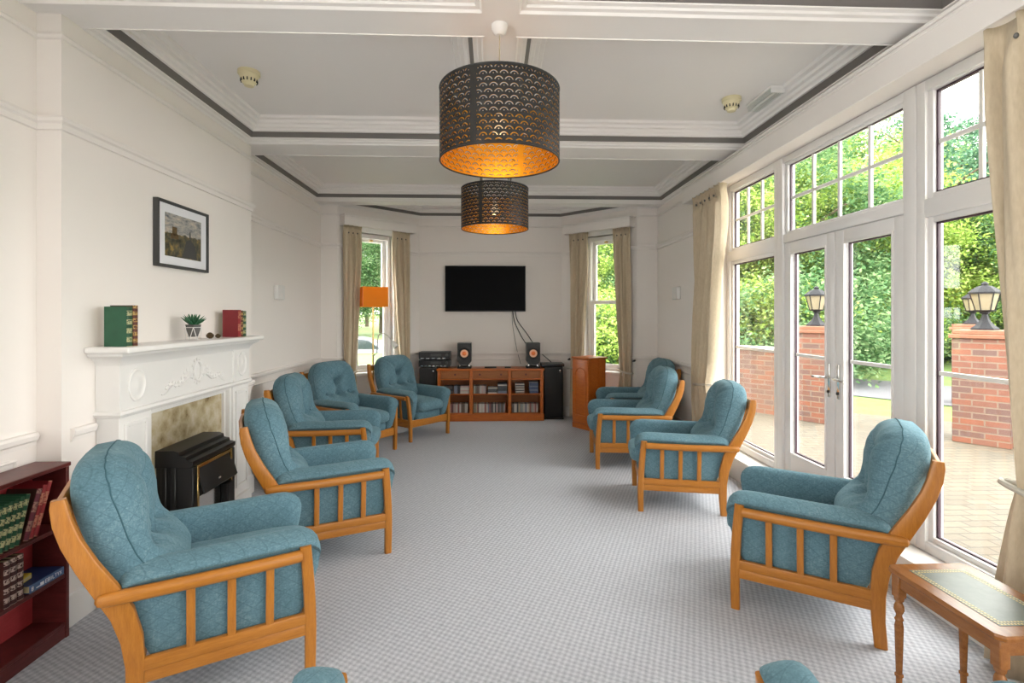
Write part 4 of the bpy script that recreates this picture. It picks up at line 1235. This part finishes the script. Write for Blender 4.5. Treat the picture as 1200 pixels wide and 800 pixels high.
# ------------------------------------------------------------------ side table
TX0, TX1, TY0, TY1, TH = 1.575, 1.905, 1.53, 2.0, .50
t = thing('side_table', 'small turned leg side table with green leather top in the right corner', 'side table', ((TX0+TX1)/2, (TY0+TY1)/2, 0))
hx, hy = (TX1-TX0)/2, (TY1-TY0)/2
mb = MB(); c2 = .02
oct_ = [(-hx+c2, -hy), (hx-c2, -hy), (hx, -hy+c2), (hx, hy-c2), (hx-c2, hy), (-hx+c2, hy), (-hx, hy-c2), (-hx, -hy+c2)]
mb.loft([[(x*s, y*s, z) for x, y in oct_] for s, z in ((.97, TH-.022), (.995, TH-.018), (1, TH-.008), (.985, TH))])
mb.build('table_top', 'table_wood', t, smooth=30)
le = MB().box(-hx+.055, hx-.055, -hy+.055, hy-.055, TH-.001, TH+.0012).build('leather_inset', 'green_leather', t)
mb = MB(); random.seed(2)
for ins in (.062, .074):
    xs, ys = hx-ins, hy-ins
    for (a, b2) in (((-xs, -ys), (xs, -ys)), ((xs, -ys), (xs, ys)), ((xs, ys), (-xs, ys)), ((-xs, ys), (-xs, -ys))):
        A = Vector((*a, TH+.0012)); B = Vector((*b2, TH+.0012)); n = int((B-A).length/.011)
        for k in range(n):
            p = A+(B-A)*((k+.5)/n); mb.box(p.x-.0032, p.x+.0032, p.y-.0032, p.y+.0032, TH+.0008, TH+.0018)
mb.build('gilt_tooling', 'gold_tool', le, smooth=0)
mb = MB(); i_ = .022
for x0, x1, y0, y1 in ((-hx+i_, -hx+i_+.016, -hy+i_, hy-i_), (hx-i_-.016, hx-i_, -hy+i_, hy-i_), (-hx+i_+.016, hx-i_-.016, -hy+i_, -hy+i_+.016), (-hx+i_+.016, hx-i_-.016, hy-i_-.016, hy-i_)): mb.box(x0, x1, y0, y1, TH-.075, TH-.022, .002)
mb.build('apron', 'table_wood', t)
for sx in (-1, 1):
    for sy in (-1, 1):
        x, y = sx*(hx-.033), sy*(hy-.033)
        mb = MB(); mb.box(x-.018, x+.018, y-.018, y+.018, TH-.115, TH-.022, .003)
        mb.lathe([(.010, 0), (.011, .07), (.015, .073), (.015, .08), (.011, .083), (.0155, .27), (.012, .29), (.016, .297), (.012, .305), (.010, .315), (.018, .335), (.017, .35), (.011, .365), (.016, .372), (.018, .385), (.018, .387)], (x, y, 0), 16)
        mb.build('leg', 'table_wood', t)

# ------------------------------------------------------------------ outside
mb = MB(); mb.poly([(2.7, -9, -.03), (14, -9, -.03), (14, 1, -.03), (9.0, 5.25, -.03), (2.7, 10.0, -.03)]); struct(mb, 'patio', 'paving', smooth=0)
mb = MB()
def band(q0, q1, e0, e1, z):
    d = Vector((.8, .6)); e = Vector((.6, -.8))
    return [(*(d*q+e*k), z) for q, k in ((q0, e0), (q1, e0), (q1, e1), (q0, e1))]
mb.poly(band(3.0, 60, -50, 60, -.06)); struct(mb, 'lawn', 'grass', smooth=0)
mb = MB(); mb.poly(band(11.3, 14.4, -30, 60, -.045)); mb.poly(band(9.0, 11.3, 1.2, 60, -.044)); struct(mb, 'road', 'tarmac', smooth=0)
mb = MB(); mb.poly([(-40, 8.3, -.9), (.5, 8.3, -.9), (3, 30, -.9), (-40, 30, -.9)]); mb.poly([(-40, 30, -.9), (3, 30, -.9), (8, 75, 1.6), (-60, 75, 1.6)]); struct(mb, 'lawn_far', 'grass', smooth=0)
mb = MB(); mb.poly([(-30, 17, -.88), (-1, 17, -.88), (-1, 27, -.88), (-30, 27, -.88)]); struct(mb, 'drive', 'tarmac', smooth=0)

def brick_pillar(x, y, w, h, rz, lab):
    t = thing('brick_pillar', lab, 'gate pillar', (x, y, -.03), rz, 'brick gate pillars beyond the patio')
    MB().box(-w/2, w/2, -w/2, w/2, 0, h, .006).build('shaft', 'brick', t)
    mb = MB(); mb.box(-w/2-.03, w/2+.03, -w/2-.03, w/2+.03, h, h+.05, .008); mb.box(-w/2-.0, w/2+.0, -w/2, w/2, h+.05, h+.10, .008); mb.build('cap', 'stone_cap', t)
    return h+.07
RZ = math.atan2(-.8, .6)
def lantern(x, y, z, lab):
    t = thing('lantern', lab, 'lantern', (x, y, z), R(20), 'black lanterns on the brick pillars')
    MB().lathe([(.13, 0), (.13, .02), (.10, .045), (.055, .10), (.035, .15), (.028, .19), (.05, .20), (.045, .215), (.10, .23), (.105, .24)], n=6).build('base', 'pewter', t, smooth=20)
    MB().lathe([(.085, .24), (.135, .44)], n=6, caps=False).build('lantern_pane', 'lantern_glass', t, smooth=0)
    mb = MB()
    for k in range(6):
        a = 2*PI*k/6; mb.tube([(.087*math.cos(a), .087*math.sin(a), .24), (.137*math.cos(a), .137*math.sin(a), .44)], .007, 6)
    mb.build('frame_bar', 'pewter', t)
    MB().lathe([(.155, .435), (.158, .455), (.12, .49), (.07, .525), (.035, .535), (.03, .545), (.04, .555), (.018, .575), (.001, .585)], n=6).build('roof', 'pewter', t, smooth=20)
zt = brick_pillar(4.717, 7.29, .48, 1.27, RZ, 'brick gate pillar seen through the far patio door')
lantern(4.717, 7.29, zt, 'black lantern on the pillar seen through the far patio door')
zt = brick_pillar(5.93, 5.95, .52, 1.25, RZ, 'brick gate pillar seen through the window nearest the camera')
lantern(5.93, 5.95, zt, 'black lantern on the pillar seen through the nearest window')
zt = brick_pillar(8.35, 8.6, .48, 1.27, RZ, 'brick gate pillar hidden behind the nearest brick pillar')
lantern(8.35, 8.6, zt, 'smaller black lantern showing just left of the nearest lantern')
# garden walls running on from the pillars
def gwall(a, b2, h, lab):
    a = Vector(a); b2 = Vector(b2); L = (b2-a).length; an = math.atan2((b2-a).y, (b2-a).x)
    t = thing('garden_wall', lab, 'garden wall', (a.x, a.y, -.03), an)
    MB().box(0, L, -.115, .115, 0, h).build('brickwork', 'brick', t)
    MB().box(0, L, -.15, .15, h, h+.05, .01).build('coping', 'coping', t)
e = Vector((.6, -.8))
gwall(Vector((4.717, 7.29))-e*.245, Vector((4.717, 7.29))-e*2.6, .98, 'low brick garden wall beyond the far patio window')
gwall(Vector((5.93, 5.95))+e*.265, Vector((5.93, 5.95))+e*4.0, .98, 'low brick garden wall to the right of the nearest brick pillar')

# car outside the left bay window
t = thing('car', 'silver car parked outside the left bay window', 'car', (-5.6, 21.9, -.875), R(8))
CP = [(-2.0, .35), (-2.05, .60), (-1.95, .85), (-1.75, .95), (-1.25, 1.38), (-.9, 1.45), (.1, 1.45), (.45, 1.38), (1.05, .98), (1.75, .84), (2.0, .68), (2.05, .45), (2.0, .30), (1.65, .28), (1.6, .5), (1.3, .62), (1.0, .5), (.95, .26), (-.95, .26), (-1.0, .5), (-1.3, .62), (-1.6, .5), (-1.65, .28)]
mb = MB(); mb.loft([[(x, y*(1 if z < .95 else .82), z) for x, z in CP] for y in (-.84, -.8, .8, .84)])
mb.build('body', 'car_silver', t, smooth=25)
for s in (-1, 1):
    mb = MB(); pts = [(-1.45, 1.0), (-1.15, 1.34), (-.25, 1.38), (-.25, 1.0)]; pts2 = [(-.18, 1.0), (-.18, 1.38), (.15, 1.38), (.42, 1.32), (.85, 1.0)]
    for P2 in (pts, pts2): mb.prism(P2, s*.69, s*.80, 'y')
    mb.build('side_window', 'car_glass', t, smooth=0)
for x in (-1.3, 1.3):
    for s in (-1, 1):
        wo = MB().lathe([(.31, -.1), (.33, -.08), (.33, .08), (.31, .1)], n=24, M=Matrix.Translation((x, s*.75, .33)) @ Matrix.Rotation(R(90), 4, 'X')).build('wheel', 'tyre', t)
        MB().lathe([(.2, -.105), (.21, -.02), (.21, .02), (.2, .105)], n=20, M=Matrix.Translation((x, s*.75, .33)) @ Matrix.Rotation(R(90), 4, 'X')).build('hub_cap', 'chrome', wo)
MB().box(-2.06, -1.96, -.78, -.5, .70, .88, .01).build('tail_light', 'tail_red', t)

# trees and shrubs
def foliage(seed, n, rx, rz, zc, size, clumps, mat, name='foliage', low=0.0, conifer=False):
    rnd = random.Random(seed); vs = []; fs = []
    cl = []
    for k in range(clumps):
        while True:
            p = Vector((rnd.uniform(-1, 1), rnd.uniform(-1, 1), rnd.uniform(-1, 1)))
            if .35 < p.length < 1: break
        if conifer:
            h = rnd.random(); r = (1-h)**.8; a = rnd.uniform(0, 6.28); q = rnd.random()**.5
            p = Vector((math.cos(a)*r*q, math.sin(a)*r*q, h*2-1))
        cl.append(Vector((p.x*rx, p.y*rx, zc+p.z*rz)))
    cs = rx/(clumps**.333)*.75
    for k in range(n):
        c = rnd.choice(cl)
        p = c+Vector((rnd.gauss(0, cs), rnd.gauss(0, cs), rnd.gauss(0, cs*(.35 if conifer else .6))))
        if p.z < low: p.z = low+rnd.random()*.4
        d = Vector((rnd.gauss(0, 1), rnd.gauss(0, 1), rnd.gauss(-.15, .6))).normalized()
        s = d.cross(Vector((rnd.gauss(0, .5), rnd.gauss(0, .5), 1))).normalized()
        L = size*rnd.uniform(.7, 1.3); w = L*.33
        i = len(vs); nrm = d.cross(s)
        vs += [p, p+d*L*.5+s*w+nrm*L*.06, p+d*L, p+d*L*.5-s*w+nrm*L*.06]
        fs.append((i, i+1, i+2, i+3))
    me = bpy.data.meshes.new(name); me.from_pydata(vs, [], fs); me.materials.append(MATS[mat])
    o = bpy.data.objects.new(name, me); COL.objects.link(o); return o
def tree(lab, cat, group, fol, trunk_h, r):
    t = thing('tree' if cat == 'tree' else 'shrub', lab, cat, group=group)
    fol.parent = t
    mb = MB(); rnd = random.Random(trunk_h*100)
    mb.tube([(0, 0, -.1), (.05*r, .02, trunk_h*.3), (-.03, .05*r, trunk_h*.65), (.02, 0, trunk_h)], [r, r*.75, r*.55, r*.2], 10)
    for k in range(7):
        a = k*2.4; z = trunk_h*(.35+.08*k); L = trunk_h*.28
        mb.tube([(0, 0, z), (L*.5*math.cos(a), L*.5*math.sin(a), z+L*.35), (L*math.cos(a), L*math.sin(a), z+L*.55)], [r*.4, r*.25, r*.08], 6)
    mb.build('trunk', 'bark', t)
    return t
def shrub(lab, group, fol):
    t = thing('shrub', lab, 'shrub', group=group); fol.parent = t
    mb = MB()
    for k in range(6):
        a = k*1.05; mb.tube([(.05*math.cos(a), .05*math.sin(a), -.05), (.25*math.cos(a), .25*math.sin(a), .6), (.5*math.cos(a), .5*math.sin(a), 1.1)], [.03, .022, .01], 6)
    mb.build('stem', 'bark', t)
    return t
GB = 'bright leafy trees beyond the patio'; GM = 'mid green trees beyond the patio'; GC = 'dark conifers beyond the patio'; GS = 'shrubs beyond the garden wall'
tb = tree('bright yellow green leafy tree in the woodland beyond the patio', 'tree', GB, foliage(1, 26000, 2.3, 3.6, 4.4, .125, 80, 'leaf_bright', low=.3), 5.5, .16)
tm = tree('mid green leafy tree in the woodland beyond the patio', 'tree', GM, foliage(2, 26000, 2.5, 4.0, 4.8, .135, 80, 'leaf_mid', low=.3), 6.5, .18)
tc = tree('dark blue green conifer rising against the white sky', 'tree', GC, foliage(3, 18000, 2.4, 5.0, 6.2, .16, 70, 'leaf_blue', low=.6, conifer=True), 10.5, .2)
sb = shrub('leafy green shrub in front of the trees beyond the garden wall', GS, foliage(4, 11000, 1.3, 1.1, 1.1, .095, 30, 'leaf_mid', low=.02))
sl = shrub('bright lime green shrub in front of the trees beyond the garden wall', 'lime shrubs beyond the garden wall', foliage(5, 11000, 1.4, 1.2, 1.2, .095, 30, 'leaf_bright', low=.02))
def at(px, d):
    xc = (px-600)/600*d; c, s = .99928, .03797
    return (xc*c+d*s, -xc*s+d*c)
first = {}
def plant(pr, px, d, sc, rz):
    x, y = at(px, d)
    z = -.06
    if px < 560: z = -.5+max(0, d-32)*.055
    if pr.name not in first:
        first[pr.name] = 1; pr.location = (x, y, z); pr.rotation_euler.z = rz; pr.scale = (sc,)*3
    else: dup(pr, (x, y, z), rz, scale=(sc,)*3)
T_ = [(tm, 800, 16, .80), (tb, 850, 15, .76), (tb, 905, 16, .82), (tm, 955, 15, .78), (tb, 1000, 17, .90), (tb, 1050, 15.5, .84), (tc, 1092, 17.5, .74), (tb, 1145, 16, .68), (tm, 1195, 15.5, .66), (tb, 1250, 15, .66),
      (tm, 845, 21, 1.1), (tb, 880, 22, 1.15), (tb, 930, 22, 1.22), (tm, 985, 22, 1.2), (tb, 1040, 22, 1.22), (tm, 1085, 23, 1.15), (tc, 1132, 24, .95), (tc, 1060, 28, 1.1), (tc, 1175, 27, .80), (tc, 1150, 20, .80), (tm, 1260, 21, .72), (tc, 985, 29, 1.1),
      (tb, 688, 14, .58), (tb, 725, 16, .62), (tm, 748, 14, .55), (tm, 660, 17, .62), (tb, 772, 19, .72), (tm, 706, 20, .70),
      (tm, 412, 38, 1.1), (tm, 447, 43, 1.2), (tb, 380, 40, 1.15), (tm, 345, 36, 1.05), (tm, 475, 38, 1.1), (tb, 430, 50, 1.35)]
for i, (p, px, d, sc) in enumerate(T_): plant(p, px, d, sc, i*1.3)
Sh = [(sb, 860, 12.2, 1.0), (sl, 890, 12.8, 1.1), (sb, 925, 12.8, 1.15), (sb, 960, 12.5, 1.2), (sb, 990, 16, 1.2), (sb, 1020, 16.5, 1.25), (sb, 1050, 17, 1.25), (sl, 1085, 17.5, 1.2), (sb, 1115, 18.5, 1.3), (sb, 1150, 17.5, 1.3), (sl, 1200, 17, 1.2), (sl, 690, 11.5, .9), (sb, 722, 12, .9), (sl, 752, 12.5, .9), (sb, 820, 13, 1)]
for i, (p, px, d, sc) in enumerate(Sh): plant(p, px, d, sc, i*1.7)

# ------------------------------------------------------------------ light
w = bpy.data.worlds.new('World'); SC.world = w; w.use_nodes = True
nt = w.node_tree; S.nt = nt
bg = nt.nodes['Background']
tc_ = nt.nodes.new('ShaderNodeTexCoord'); sx = nt.nodes.new('ShaderNodeSeparateXYZ'); nt.links.new(tc_.outputs['Generated'], sx.inputs[0])
rp = nt.nodes.new('ShaderNodeValToRGB'); rp.color_ramp.elements[0].position = .45; rp.color_ramp.elements[0].color = (1, .972, .945, 1)
rp.color_ramp.elements[1].position = .9; rp.color_ramp.elements[1].color = (1, .972, .945, 1)
nt.links.new(sx.outputs[2], rp.inputs[0]); nt.links.new(rp.outputs[0], bg.inputs[0])
bg.inputs[1].default_value = 3.2

def portal(x, y, z, sx_, sy_, rot):
    L = bpy.data.lights.new('portal', 'AREA'); L.shape = 'RECTANGLE'; L.size = sx_; L.size_y = sy_
    L.cycles.is_portal = True
    o = bpy.data.objects.new('portal', L); COL.objects.link(o); o.location = (x, y, z); o.rotation_euler = rot
portal(XW+.12, 3.47, 1.49, 2.62, 3.25, (0, R(90), 0))
portal(XN-.22, -1.55, 1.62, 2.05, 3.1, (0, R(-90), 0))
portal(XW+.12, -1.1, 1.46, 2.55, 3.3, (0, R(90), 0))

# ------------------------------------------------------------------ camera
cam = bpy.data.cameras.new('camera'); co = bpy.data.objects.new('camera', cam); COL.objects.link(co)
cam.sensor_width = 36; cam.lens = 18.0; cam.shift_y = -31/1200; cam.clip_start = .05; cam.clip_end = 300
co.location = (0, 0, 1.5); co.rotation_euler = (R(90), 0, -math.atan(.038))
SC.camera = co
SC.view_settings.view_transform = 'Standard'; SC.view_settings.look = 'None'; SC.view_settings.gamma = 1
SC.view_settings.use_curve_mapping = False
SC.view_settings.exposure = 1.85
